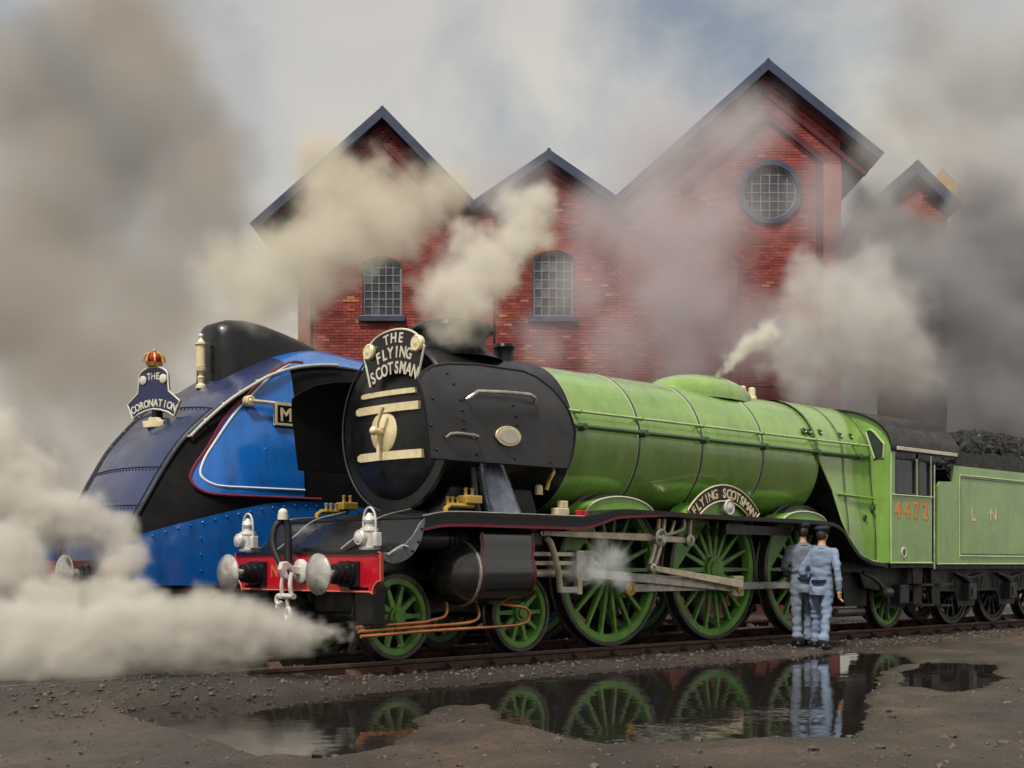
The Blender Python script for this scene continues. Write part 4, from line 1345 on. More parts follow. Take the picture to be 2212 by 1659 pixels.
def buffer(parent, y, x0, m_box=BLACK):
    b = MB().box(x0 - 0.035, x0, y - 0.18, y + 0.18, 0.83, 1.11).build('buffer', m_box, parent, smooth=0, bevel=0.012)
    MB().lathe((x0 - 0.035, y, 0.97), (-1, 0, 0), [(0, 0.145), (0.035, 0.14), (0.042, 0.11), (0.085, 0.105), (0.09, 0.122), (0.112, 0.122), (0.117, 0.10), (0.16, 0.095), (0.165, 0.11), (0.183, 0.11), (0.187, 0.085), (0.215, 0.08)], 28).build('buffer_guide', m_box, b)
    MB().cyl((x0 - 0.23, y, 0.97), (x0 - 0.38, y, 0.97), 0.055, n=18).build('buffer_shank', STEEL, b)
    MB().lathe((x0 - 0.365, y, 0.97), (-1, 0, 0), [(0, 0.08), (0.03, 0.205), (0.042, 0.222), (0.058, 0.220), (0.085, 0.187), (0.115, 0.12), (0.128, 0.06), (0.131, 0.01)], 40).build('buffer_head', BUFFER_M, b)
    return b


for y in (-0.87, 0.90):
    buffer(eng, y, -0.70)
# draw hook and screw coupling
hk = MB().prism([(-0.70, 0.95), (-0.70, 1.05), (-0.86, 1.06), (-0.93, 1.11), (-1.0, 1.10), (-1.02, 1.02), (-0.98, 0.93), (-0.90, 0.90), (-0.86, 0.93), (-0.92, 0.96), (-0.94, 1.01), (-0.90, 1.03), (-0.85, 0.97)], 'xz', -0.035, 0.035).build('draw_hook', SILVER, eng, smooth=0, bevel=0.012)
MB().lathe((-0.725, 0.0, 1.0), (-1, 0, 0), [(-0.01, 0.135), (0.02, 0.135), (0.035, 0.11)], 28).build('hook_plate', SILVER, hk)
cp = MB().tube(spline([(-0.90, 0.07, 0.98), (-0.93, 0.08, 0.86), (-0.92, 0.09, 0.74)], 4), 0.026, 8).build('screw_coupling', SILVER, eng)
MB().tube(spline([(-0.90, -0.07, 0.98), (-0.93, -0.08, 0.86), (-0.92, -0.09, 0.74)], 4), 0.026, 8).build('shackle', SILVER, cp)
MB().cyl((-0.92, -0.14, 0.72), (-0.92, 0.14, 0.72), 0.032, n=12).build('trunnion', SILVER, cp)
MB().cyl((-0.92, 0, 0.74), (-0.90, 0, 0.58), 0.022, n=10).build('screw', SILVER, cp)
MB().tube([(-0.90 + 0.02 * math.cos(R(a)), 0.07 * math.cos(R(a)), 0.52 + 0.07 * math.sin(R(a))) for a in range(0, 360, 20)], 0.024, 8, closed=True).build('link', SILVER, cp)
MB().tube([(-0.93, 0.14 + 0.05 * math.cos(R(a)), 0.68 + 0.05 * math.sin(R(a))) for a in range(-160, 161, 20)], 0.022, 8).build('link', SILVER, cp)
MB().sphere((-0.92, 0.18, 0.60), 0.03).cyl((-0.92, 0.17, 0.70), (-0.92, 0.18, 0.60), 0.012).build('tommy_bar', SILVER, cp)
# vacuum brake standpipe and hose
vp = MB().tube(spline([(-0.80, 0.10, 0.92), (-0.80, 0.14, 1.05), (-0.78, 0.18, 1.25), (-0.76, 0.21, 1.45), (-0.77, 0.24, 1.57), (-0.80, 0.26, 1.60)], 5), 0.042, 12).build('vacuum_pipe', BLACK, eng)
MB().tube(spline([(-0.78, 0.28, 1.58), (-0.86, 0.32, 1.50), (-0.90, 0.30, 1.30), (-0.88, 0.20, 1.10), (-0.84, 0.13, 0.98)], 5), 0.036, 12).build('hose', FRAME, vp)
MB().sphere((-0.80, 0.25, 1.655), 0.055, 14, 10).cyl((-0.80, 0.25, 1.58), (-0.80, 0.25, 1.64), 0.062, n=16).build('pipe_cap', CREAM, vp)

# cab
CABX0, CABX1 = 9.72, 11.06
ZB, ZW, ZR = 1.10, 2.20, 2.90
roof_arc = [(1.37 * math.cos(R(a)), ZR + 0.74 * math.sin(R(a)) ** 0.9) for a in np.linspace(0.01, 179.99, 31)]
for s in (-1, 1):
    y0, y1 = sorted((s * 1.33, s * 1.35))
    cs = MB().box(CABX0, CABX1, y0, y1, ZB, ZW).build('cab_side', GREEN, eng, smooth=0)
    for a, b in ((CABX0, 9.86), (10.52, 10.60), (11.0, CABX1)):
        MB().box(a, b, y0 + 0.001, y1 - 0.001, ZW, ZR).build('pillar', GREEN, cs, smooth=0)
    MB().box(9.86, 11.0, y0 + 0.001, y1 - 0.001, 2.82, ZR).build('cant_rail', BLACK, cs, smooth=0)
    for a, b in ((9.862, 10.518), (10.602, 10.998)):
        MB().box(a, b, s * 1.325 - 0.003, s * 1.325 + 0.003, ZW, 2.82).build('window_pane', GLASS, cs, smooth=0)
        MB().tube([(a + 0.02, s * 1.35, ZW + 0.03), (b - 0.02, s * 1.35, ZW + 0.03), (b - 0.02, s * 1.35, 2.76), (b - 0.07, s * 1.35, 2.80), (a + 0.07, s * 1.35, 2.80), (a + 0.02, s * 1.35, 2.76)], 0.016, 6, closed=True).build('window_frame', GREY, cs)
    MB().tube([(CABX0, s * 1.356, ZW), (CABX1, s * 1.356, ZW)], 0.016, 6).build('waist_bead', PALEG, cs)
    MB().tube([(CABX0, s * 1.355, 3.0), (CABX0 - 0.01, s * 1.355, 2.2), (CABX0, s * 1.355, ZB), (CABX1, s * 1.355, ZB)], 0.016, 6).build('edge_bead', PALEG, cs)
    MB().lathe((10.13, s * 1.35, 1.27), (0, s, 0), [(0, 0.08), (0.012, 0.08), (0.014, 0.055), (0.006, 0.05)], 24, sy=1.15).build('works_plate', CREAM, cs)
    MB().lathe((10.13, s * 1.35, 1.27), (0, s, 0), [(0, 0.05), (0.01, 0.05), (0.012, 0.01)], 20, sy=1.15).build('plate_field', DGREEN, cs)
    if s < 0:
        for k, (m, dx, dy) in enumerate(((REDLET, 0.018, -0.004), (ORANGE, 0.0, 0.0))):
            letters('4472', 0.40, m, cs, SIDE, Vector((9.93 + dx, -1.3515 - 0.002 * k, 1.83 + dy)), [(0.0, 0, 0), (0.30, 0, 0), (0.60, 0, 0), (0.90, 0, 0)], ext=0.0012)
    # hand rail and steps below the cab
    MB().tube([(CABX1 + 0.06, s * 1.36, 1.0), (CABX1 + 0.06, s * 1.36, 2.75)], 0.016, 8).build('cab_handrail', STEEL, eng)
    for z in (0.38, 0.72):
        MB().box(10.72, 11.12, min(s * 1.12, s * 1.36), max(s * 1.12, s * 1.36), z, z + 0.035).build('cab_step', FRAME, eng, smooth=0)
    MB().prism([(10.75, 1.08), (11.10, 1.08), (11.05, 0.36), (10.80, 0.36)], 'xz', s * 1.15 - 0.012, s * 1.15 + 0.012).build('step_plate', FRAME, eng, smooth=0)
    # trailing truck frame, axlebox, injector pipes
    MB().prism([(9.3, 1.05), (11.2, 1.05), (11.2, 0.70), (10.9, 0.62), (10.8, 0.35), (10.3, 0.35), (10.2, 0.62), (9.5, 0.70)], 'xz', s * 0.98 - 0.02, s * 0.98 + 0.02).build('truck_frame', FRAME, eng, smooth=0)
    ab_ = MB().box(10.40, 10.70, s * 1.06 - 0.08, s * 1.06 + 0.08, 0.42, 0.74).build('axlebox', GREY, eng, smooth=0, bevel=0.02)
    MB().tube(spline([(9.2, s * 1.15, 0.95), (9.6, s * 1.18, 0.80), (9.9, s * 1.18, 0.55), (9.95, s * 1.15, 0.30)], 5), 0.035, 8).build('injector_pipe', GREY, eng)
    MB().lathe((9.75, s * 1.16, 0.62), (1, 0, 0), [(0, 0.05), (0.05, 0.09), (0.25, 0.09), (0.30, 0.05)], 16).build('injector', GREY, eng)
    MB().cyl((8.55, s * 1.05, 0.32), (9.35, s * 1.05, 0.32), 0.07, n=16).build('sand_pipe', GREY, eng)
    MB().box(8.5, 9.9, s * 1.0 - 0.05, s * 1.0 + 0.05, 0.95, 1.12).build('ashpan_rail', FRAME, eng, smooth=0)
MB().prism([(8.9, 1.12), (9.75, 1.12), (9.75, 0.40), (9.1, 0.40)], 'xz', -0.9, 0.9).build('ashpan', FRAME, eng, smooth=0)
fr_poly = [(-1.35, ZB), (1.35, ZB), (1.35, ZR)] + roof_arc[1:-1] + [(-1.35, ZR)]
cf = MB().prism(fr_poly, 'yz', CABX0, CABX0 + 0.025).build('cab_front', GREEN, eng, smooth=0)
for s in (-1, 1):
    wq = [(s * 0.90, 3.24), (s * 0.98, 3.28), (s * 1.06, 3.22), (s * 1.235, 3.02), (s * 1.22, 2.80), (s * 1.06, 2.79)]
    MB().prism(wq, 'yz', CABX0 - 0.008, CABX0 - 0.002).build('window_pane', GLASS, cf, smooth=0)
    MB().tube([(CABX0 - 0.008, y, z) for y, z in wq], 0.017, 6, closed=True).build('window_frame', PALEG, cf)
mb = MB()
mb.rings([[(x, y * k, z + (0.03 if k > 1 else 0)) for y, z in roof_arc for k in (1,)] + [(x, y * 1.012, z + 0.035) for y, z in reversed(roof_arc)] for x in (CABX0 - 0.04, 11.95)])
mb.build('cab_roof', BLACK, eng, smooth=30)
for s in (-1, 1):
    MB().box(9.85, 11.86, min(s * 1.372, s * 1.40), max(s * 1.372, s * 1.40), 2.925, 2.985).build('roof_gutter', CREAM, eng, smooth=0, bevel=0.006)
MB().box(9.95, 10.1, -1.25, 1.25, 1.1, 2.85).build('backhead', FRAME, eng, smooth=0)
MB().box(9.8, 11.25, -1.3, 1.3, 1.02, 1.085).build('cab_floor', FRAME, eng, smooth=0)

# ------------------------------------------------------------------ tender
TX = Matrix.Translation((-14.6, 0, 0))
ten = tag(empty('tender', (14.6, 0, 0)), 'green coal tender coupled behind the green locomotive cab', 'tender')
X1 = 18.6
for s in (-1, 1):
    y0, y1 = sorted((s * 1.30, s * 1.35))
    sd_ = MB().prism([(11.27, 1.08), (X1, 1.08), (X1, 2.78), (11.81, 2.78), (11.81, 2.50), (11.35, 2.48), (11.28, 2.40)], 'xz', y0, y1).build('tender_side', GREEN, ten, smooth=0, mtx=TX)
    rect = [(12.02, 2.62), (18.3, 2.62), (18.3, 1.22), (12.02, 1.22)]
    MB().tube([(x, s * 1.352, z) for x, z in rect], 0.016, 6, closed=True).build('panel_lining', PALEG, sd_)
    rect = [(12.06, 2.58), (18.26, 2.58), (18.26, 1.26), (12.06, 1.26)]
    MB().tube([(x, s * 1.352, z) for x, z in rect], 0.010, 6, closed=True).build('panel_lining', DGREEN, sd_)
    MB().tube([(11.27, s * 1.352, 1.085), (X1, s * 1.352, 1.085)], 0.014, 6).build('edge_lining', PALEG, sd_)
    rv = MB()
    for x in np.arange(11.45, 18.5, 0.12):
        rv.sphere((x, s * 1.351, 1.14), 0.0075, 6, 4)
        if x > 11.9: rv.sphere((x, s * 1.351, 2.72), 0.0075, 6, 4)
    for z in np.arange(1.2, 2.45, 0.12):
        rv.sphere((11.36, s * 1.351, z), 0.0075, 6, 4); rv.sphere((11.90, s * 1.351, z), 0.0075, 6, 4)
    rv = rv.build('rivets', GREEN, sd_); rv['kind'] = 'stuff'
    if s < 0:
        for k, (m, dx) in enumerate(((REDLET, 0.02), (BRASS, 0.0))):
            letters('LN', 0.33, m, sd_, SIDE, Vector((12.53 + dx, -1.3515 - 0.002 * k, 1.85)), [(0, 0, 0), (0.76, 0, 0)], ext=0.0012, sx=1.15)
    MB().prism([(11.3, 1.02), (X1, 1.02), (X1, 0.66)] + [p for xx in (17.6, 16.0, 14.4, 12.8) for p in ((xx + 0.42, 0.60), (xx + 0.30, 0.34), (xx - 0.30, 0.34), (xx - 0.42, 0.60))] + [(11.5, 0.62), (11.3, 0.75)], 'xz', s * 1.06 - 0.02, s * 1.06 + 0.02).build('tender_frame', FRAME, ten, smooth=0, mtx=TX)
    for xx in (12.8, 14.4, 16.0, 17.6):
        ax = MB().box(xx - 0.14, xx + 0.14, s * 1.14 - 0.08, s * 1.14 + 0.08, 0.44, 0.74).build('axlebox', GREY, ten, smooth=0, bevel=0.02, mtx=TX)
        MB().box(xx - 0.06, xx + 0.06, min(s * 1.22, s * 1.24), max(s * 1.22, s * 1.24), 0.50, 0.66).build('axlebox_cover', GREY, ax, smooth=0)
        for k in range(4):
            L_ = 0.52 - 0.11 * k
            MB().prism([(xx - L_, 0.93 - 0.03 * k), (xx, 0.86 - 0.03 * k), (xx + L_, 0.93 - 0.03 * k), (xx + L_, 0.905 - 0.03 * k), (xx, 0.835 - 0.03 * k), (xx - L_, 0.905 - 0.03 * k)], 'xz', s * 1.13 - 0.045, s * 1.13 + 0.045).build('leaf_spring', GREY if k == 0 else FRAME, ten, smooth=0, mtx=TX)
        for q in (-0.52, 0.52):
            MB().cyl((xx + q, s * 1.13, 0.86), (xx + q * 0.9, s * 1.13, 0.66), 0.022, n=8).build('spring_hanger', GREY, ten, mtx=TX)
    for z in (0.36, 0.72):
        MB().box(11.35, 11.75, min(s * 1.12, s * 1.36), max(s * 1.12, s * 1.36), z, z + 0.035).build('tender_step', FRAME, ten, smooth=0, mtx=TX)
    MB().prism([(11.38, 1.0), (11.72, 1.0), (11.68, 0.36), (11.42, 0.36)], 'xz', s * 1.15 - 0.012, s * 1.15 + 0.012).build('step_plate', FRAME, ten, smooth=0, mtx=TX)
MB().box(11.9, X1, -1.29, 1.29, 1.0, 2.5).build('tank', FRAME, ten, smooth=0, mtx=TX)
MB().box(11.30, 11.9, -1.29, 1.29, 1.0, 1.12).build('shovelling_plate', FRAME, ten, smooth=0, mtx=TX)
MB().prism([(12.3, 2.5), (12.3, 3.05), (18.3, 3.1), (18.3, 2.5)], 'xz', -1.15, -1.11).build('coal_rail', FRAME, ten, smooth=0, mtx=TX)
MB().prism([(12.3, 2.5), (12.3, 3.05), (18.3, 3.1), (18.3, 2.5)], 'xz', 1.11, 1.15).build('coal_rail', FRAME, ten, smooth=0, mtx=TX)
twp = wheel_proto('tender_wheel', 0.62, 12, 0.13, FRAME, ten, rimw=0.08)
first = True
for xx in (12.8, 14.4, 16.0, 17.6):
    for s in (-1, 1):
        o = twp if first else copy_tree(twp, ten)
        first = False
        o.location = (xx - 14.6, s * 0.8, 0.62); o.rotation_euler = (0, 0, 0 if s < 0 else math.pi)


def make_coal():
    rng = random.Random(9)
    V, F = [], []; off = 0
    bm = bmesh.new(); bmesh.ops.create_icosphere(bm, subdivisions=1, radius=1.0)
    base = np.array([v.co[:] for v in bm.verts]); fs = [tuple(v.index for v in f.verts) for f in bm.faces]
    bm.free()
    core = MB().grid(lambda u, v: (12.2 + 6.2 * u, -1.08 + 2.16 * v, 2.5 + (0.5 + 0.62 * min(1, u * 2.2)) * math.sin(math.pi * v) ** 0.6 * (1 if u < 0.93 else 0.6)), 24, 12)
    for _ in range(1500):
        u, v = rng.random(), rng.random()
        x = 12.1 + 6.3 * u; y = -1.1 + 2.2 * v
        z = 2.5 + (0.5 + 0.62 * min(1, u * 2.2)) * math.sin(math.pi * v) ** 0.6
        r = rng.uniform(0.05, 0.15)
        q = base * np.array([[rng.uniform(0.65, 1.15)] for _ in base]) * r
        q = q + np.array([x, y, z])
        V += q.tolist(); F += [tuple(i + off for i in f) for f in fs]; off += len(base)
    mb = MB(); mb.v, mb.f = V, F
    mb.add(core.v, core.f)
    tag(mb.build('coal', COALM, smooth=0), 'heap of black coal lumps filling the green tender', kind='stuff')


make_coal()

# ------------------------------------------------------------------ blue streamlined locomotive
Y4 = 3.4
a4 = tag(empty('blue_locomotive', (0, Y4, 0)), 'blue streamlined steam locomotive with wedge nose on the far track', 'locomotive')
# crest (edge between nose sheet and side): x, half width, z ; and how far the middle bulges forward / up
CREST = spline([(-1.62, 0.80, 1.00, 0.10, 0.0), (-1.56, 0.86, 1.30, 0.10, 0.0), (-1.44, 0.90, 1.60, 0.09, 0.0), (-1.25, 0.93, 1.95, 0.08, 0.02), (-1.05, 0.95, 2.29, 0.07, 0.03), (-0.84, 0.98, 2.60, 0.06, 0.05), (-0.58, 1.03, 2.88, 0.05, 0.07),
                (-0.28, 1.08, 3.15, 0.04, 0.09), (0.04, 1.08, 3.36, 0.03, 0.12), (0.42, 1.04, 3.56, 0.02, 0.18), (0.95, 0.97, 3.72, 0.0, 0.28), (1.7, 0.92, 3.80, 0, 0.34), (3.0, 0.90, 3.72, 0, 0.33), (6.0, 0.88, 3.62, 0, 0.33), (9.4, 0.88, 3.55, 0, 0.33)], 5)
def casing_rows(part):
  rings = []
  for x, w, z, bf, bu in part:
    row = []
    for i in range(21):
        t = -1 + 2 * i / 20
        k = 1 - abs(t) ** 2.2
        row.append((x - bf * k, w * t, z + bu * k))
    rings.append(row)
  return rings


KN = next(i for i, c in enumerate(CREST) if c[0] > 0.80)
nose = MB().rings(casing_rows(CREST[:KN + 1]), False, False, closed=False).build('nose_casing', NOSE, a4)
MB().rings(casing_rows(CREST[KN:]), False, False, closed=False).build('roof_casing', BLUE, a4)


def side_y(z, x=5.0):
    """half width of the blue engine's side sheet: full behind, drawn in round the nose"""
    full = lerp_tab([(0.8, 1.345), (1.9, 1.345), (2.2, 1.335), (2.6, 1.29), (2.9, 1.22), (3.2, 1.13), (3.45, 1.06), (3.65, 1.0), (3.80, 0.93), (4.1, 0.60)], z)
    wc = lerp_tab([(c[2], c[1]) for c in CREST if c[0] < 1.8], z)
    t = min(1.0, max(0.0, (x - crest_x(z)) / 0.95))
    return wc + (max(full, wc) - wc) * math.sin(t * math.pi / 2)


cx_ = [(c[2], c[0]) for c in CREST if c[0] < 1.8]


def crest_x(z):
    return lerp_tab(cx_, z)


def side_panel(name, m, zs, xl, xr, off, parent, s):
    mb = MB()
    rows = []
    for z in zs:
        a, b = xl(z), xr(z)
        us = [0, 0.008, 0.016, 0.026, 0.038, 0.052, 0.068, 0.086, 0.11, 0.15, 0.25, 0.5, 1.0]
        rows.append([(a + (b - a) * u, s * (side_y(z, a + (b - a) * u) + off), z) for u in us])
    mb.rings(rows, False, False, closed=False)
    rows2 = [[(x, y - s * 0.01, z) for x, y, z in r] for r in rows]
    mb.rings(rows2, False, False, closed=False)
    return mb.build(name, m, parent)


def sl(a, b, n): return [a + (b - a) * i / n for i in range(n + 1)]


PAN_L = spline([(2.20, -0.80), (2.12, -0.84), (2.02, -0.80), (1.96, -0.66), (1.945, -0.5)], 4)      # lower front corner of the blue panel (z, x)
PANEL = [(1.94, -0.42), (1.955, -0.62), (1.99, -0.72), (2.05, -0.79), (2.12, -0.82), (2.20, -0.81), (2.34, -0.73), (2.54, -0.58), (2.98, -0.28), (3.23, 0.0), (3.46, 0.24), (3.60, 0.44), (3.78, 0.80), (3.80, 1.0)]
for s in (-1, 1):
    zs = sl(1.0, 3.80, 40)
    side_panel('side_casing', BLACK_SHADE, zs, lambda z: crest_x(z) + 0.005, lambda z: 9.4, -0.004, a4, s)  # black front band is paint; aft of the blue panel it stands for shade
    side = a4
    bp = side_panel('blue_panel', BLUE, [p[0] for p in PANEL[:6]] + sl(2.26, 3.78, 26), lambda z: lerp_tab(PANEL, z), lambda z: max(0.74 if s < 0 else 0.74, lerp_tab(PANEL, z) + 0.04), 0.024, a4, s)  # blue stops short where shade is painted as black side
    path = [(9.4, 1.94)] + [(x, z) for z, x in PANEL]
    path = [(1.0, 1.94), (0.2, 1.94)] + spline([(x, z) for z, x in PANEL], 4)
    MB().tube([(x, s * (side_y(z, x) + 0.026), z) for x, z in path], 0.020, 6).build('maroon_lining', MAROON, bp)
    inn = [(0.74, 2.05), (0.4, 2.05)] + spline([(-0.40, 2.05), (-0.55, 2.065), (-0.66, 2.12), (-0.71, 2.20), (-0.67, 2.33), (-0.55, 2.53), (-0.20, 2.98), (0.04, 3.22), (0.30, 3.46), (0.52, 3.62), (0.85, 3.80)], 4)
    MB().tube([(x, s * (side_y(z, x) + 0.027), z) for x, z in inn], 0.015, 6).build('white_lining', mat('white_lining', (0.72, 0.75, 0.80), 0.4, var=0.1), bp)
    # lower valance, its top edge sweeping up towards the cylinders
    VT = [(-1.72, 1.36), (-1.65, 1.42), (-1.1, 1.57), (-0.39, 1.74), (0.14, 1.85), (0.6, 1.90), (1.4, 1.90), (2.4, 1.72), (3.2, 1.62), (9.4, 1.6)]
    xs2 = [-1.72, -1.6, -1.4, -1.1, -0.75, -0.39, -0.1, 0.14, 0.6, 1.0, 1.4, 1.9, 2.4, 2.8, 3.2, 4.5, 6, 9.4]
    mb = MB()
    mb.rings([[(x, s * 1.362, 0.82 + (0.10 if x < -1.65 else 0) + (lerp_tab(VT, x) - 0.82 - (0.10 if x < -1.65 else 0)) * i / 6) for i in range(7)] for x in xs2], False, False, closed=False)
    mb.rings([[(x, s * 1.348, 0.82 + (0.10 if x < -1.65 else 0) + (lerp_tab(VT, x) - 0.82 - (0.10 if x < -1.65 else 0)) * i / 6) for i in range(7)] for x in xs2], False, False, closed=False)
    va = mb.build('valance', BLUE, a4)
    rv = MB()
    for x in np.arange(-1.62, 2.4, 0.17):
        rv.sphere((x, s * 1.364, lerp_tab(VT, x) - 0.055), 0.016, 8, 6)
    for z in (0.90, 1.02, 1.14, 1.26):
        rv.sphere((-1.66, s * 1.364, z), 0.016, 8, 6)
    for z in (1.0, 1.2, 1.4):
        rv.sphere((-0.80, s * 1.364, z), 0.013, 8, 6)
    rv = rv.build('rivets', BLUE, va); rv['kind'] = 'stuff'
    # bead along the crest and handrail on short posts
    MB().tube([(c[0] - 0.01, s * (c[1] + 0.008), c[2]) for c in CREST if -1.95 < c[0] < 2.2], 0.024, 8).build('crest_bead', GREY, a4)
    hr = [c for c in CREST if -0.80 < c[0] < 1.55]
    hrm = mat('grey_white_handrail', (0.50, 0.50, 0.47), 0.42, var=0.2)
    hro = MB().tube([(c[0] + 0.03, s * (c[1] + 0.075), c[2] + 0.02) for c in hr], 0.022, 8).build('handrail', hrm, a4)
    for c in hr[::4] + [hr[-1]]:
        MB().cyl((c[0] + 0.0, s * (c[1] - 0.01), c[2] + 0.02), (c[0] + 0.03, s * (c[1] + 0.08), c[2] + 0.02), 0.014, n=8).build('handrail_post', hrm, hro)
    # name plate hung from a rod with a round boss
    pl = MB().box(0.33, 1.75, s * 1.275 - 0.012, s * 1.275 + 0.012, 2.90, 3.17).build('nameplate', BLACK, a4, smooth=0)
    for b in ((0.33, 1.75, 3.145, 3.185), (0.33, 1.75, 2.885, 2.915), (0.33, 0.365, 2.915, 3.145)):
        MB().box(b[0], b[1], s * 1.275 - 0.022, s * 1.275 + 0.022, b[2], b[3]).build('plate_border', BRASS, pl, smooth=0)
    if s < 0:
        letters('M', 0.24, BRASS, pl, SIDE, Vector((0.50, -1.288, 2.945)), [(0, 0, 0)], ext=0.006)
    MB().cyl((0.0, s * 1.25, 3.17), (0.40, s * 1.275, 3.165), 0.024, n=10).build('plate_rod', BRASS, pl)
    MB().lathe((-0.01, s * 1.16, 3.17), (0, s, 0), [(0, 0.07), (0.09, 0.072), (0.105, 0.05), (0.10, 0.035), (0.115, 0.02), (0.115, 0.004)], 24).build('rod_boss', BRASS, pl)
# panel joints and rivets of the nose sheet
def nose_pt(q, t, up=0.0):
    i = q * (len(CREST) - 1); j = int(min(i, len(CREST) - 2)); f = i - j
    c = [CREST[j][k] * (1 - f) + CREST[j + 1][k] * f for k in range(5)]
    k = 1 - abs(t) ** 2.2
    return (c[0] - c[3] * k - up * 0.7, c[1] * t, c[2] + c[4] * k + up * 0.5)
def q_of_z(z):
    for j in range(len(CREST) - 1):
        if CREST[j][2] <= z <= CREST[j + 1][2]:
            return (j + (z - CREST[j][2]) / (CREST[j + 1][2] - CREST[j][2])) / (len(CREST) - 1)
    return 0.3
for z in (1.80, 2.28, 3.05):
    q = q_of_z(z)
    MB().tube([nose_pt(q, t, 0.004) for t in np.linspace(-0.93, 0.93, 25)], 0.008, 6).build('panel_joint', BLACK, nose)
    rv = MB()
    for t in np.linspace(-0.88, 0.88, 22):
        rv.sphere(nose_pt(q - 0.006, t, 0.002), 0.014, 6, 5)
    rv = rv.build('rivets', NOSE, nose); rv['kind'] = 'stuff'
for t in (-0.90, 0.90):
    MB().tube([nose_pt(q_of_z(z), t, 0.004) for z in np.linspace(1.3, 3.05, 20)], 0.008, 6).build('panel_joint', BLACK, nose)
# chimney cowl
mb = MB()
rr = []
for x, w, zt in ((0.10, 0.24, 4.28), (0.16, 0.33, 4.34), (0.32, 0.39, 4.40), (0.55, 0.42, 4.42), (0.85, 0.42, 4.39), (1.15, 0.40, 4.33), (1.5, 0.37, 4.25), (1.8, 0.33, 4.15), (2.0, 0.28, 4.05)):
    zb = 3.30
    sec = []
    for i in range(25):
        a = math.pi * i / 24
        f = abs(math.sin(a)) ** 0.35
        sec.append((x - (0.05 if x < 0.2 else 0) * (1 - f) * 0, w * math.copysign(abs(math.cos(a)) ** 0.5, math.cos(a)) * (1.0 + 0.22 * (1 - f)), zb + (zt - zb) * f))
    rr.append(sec)
mb.rings(rr, True, True, closed=True)
mb.build('chimney', BLACK, a4, smooth=50)
# whistle
wh = MB().lathe((-0.02, -0.05, 3.44), (0, 0, 1), [(0, 0.075), (0.04, 0.07), (0.07, 0.04), (0.12, 0.045), (0.15, 0.055), (0.18, 0.03), (0.22, 0.035), (0.235, 0.07), (0.27, 0.075), (0.285, 0.05)], 20).build('whistle', BRASS, a4)
MB().lathe((-0.02, -0.05, 3.72), (0, 0, 1), [(0, 0.05), (0.01, 0.066), (0.30, 0.066), (0.31, 0.085), (0.335, 0.085), (0.345, 0.05), (0.40, 0.02)], 20).build('whistle_bell', BRASS, wh)
MB().sphere((-0.02, -0.05, 4.15), 0.035).cyl((-0.02, -0.05, 4.10), (-0.02, -0.05, 4.14), 0.018).build('whistle_finial', SILVER, wh)
# front apron, beam, buffers, wheels in the shade behind the valance
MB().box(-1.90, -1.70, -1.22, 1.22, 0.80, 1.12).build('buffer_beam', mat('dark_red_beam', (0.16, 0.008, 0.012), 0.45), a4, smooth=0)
for y in (-0.87, 0.87):
    b = buffer(a4, y, -1.90, GREY)
MB().box(-1.6, 9.3, -0.55, 0.55, 0.55, 1.4).build('frame_plate', FRAME, a4, smooth=0)
MB().box(-0.5, 9.38, -1.30, 1.30, 1.35, 1.75).box(-1.35, -0.52, -0.80, 0.80, 0.9, 1.75).build('inner_casing', FRAME, a4, smooth=0)
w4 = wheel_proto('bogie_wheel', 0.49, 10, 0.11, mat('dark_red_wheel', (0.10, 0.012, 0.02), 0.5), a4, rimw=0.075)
place_wheels(w4, (-0.45, 1.5), 0.49, a4)
d4 = wheel_proto('driving_wheel', 0.98, 18, 0.19, MATS['dark_red_wheel'], a4, cw=90)
place_wheels(d4, (3.1, 5.3, 7.5), 0.98, a4)
MB().prism([(-1.30, 0.82), (1.30, 0.82), (1.34, 1.6)] + [(0.9, 3.55), (0, 3.85), (-0.9, 3.55)] + [(-1.34, 1.6)], 'yz', 9.38, 9.42).build('rear_plate', FRAME, a4, smooth=0)

# ------------------------------------------------------------------ head boards and lamps
# board carried in front of the green engine's chimney
hbx = 0.435
hb1 = tag(empty('headboard', (hbx, -0.22, 3.19)), 'black arched headboard lettered THE FLYING SCOTSMAN on the black smokebox', 'headboard')
top = [(0.55 * math.cos(R(a)), 0.42 + 0.26 * math.sin(R(a))) for a in range(12, 169, 8)]
outl = [(-0.44, 0.02), (-0.46, -0.02)]
outl = [(0.60, 0.40)] + top + [(-0.60, 0.40), (-0.47, 0.0), (-0.42, 0.0)] + [(0.42 * -math.cos(R(a)), 0.02 + 0.15 * math.sin(R(a))) for a in range(15, 166, 10)] + [(0.42, 0.0), (0.47, 0.0)]
hb1.scale = (1, 0.93, 0.93)
bd = MB().prism(outl, 'yz', -0.012, 0.012).build('board', NAVY if False else BLACK, hb1, smooth=0)
bt = [(0.47, 0.0), (0.60, 0.40)] + top + [(-0.60, 0.40), (-0.47, 0.0)]
MB().tube([(-0.014, y, z) for y, z in bt], 0.014, 6).build('border', CREAM, hb1)
letters('THE', 0.175, CREAM, hb1, FRONT, Vector((-0.013, 0, 0)), arc_pts('THE', 0.72, (0, -0.20), 32, 0.15), ext=0.004)
letters('FLYING', 0.20, CREAM, hb1, FRONT, Vector((-0.013, 0, 0)), arc_pts('FLYING', 0.95, (0, -0.62), 42, 0.17), ext=0.004, sx=0.88)
letters('SCOTSMAN', 0.215, CREAM, hb1, FRONT, Vector((-0.013, 0, 0)), arc_pts('SCOTSMAN', 0.90, (0, -0.77), 58, 0.18), ext=0.004, sx=0.78)
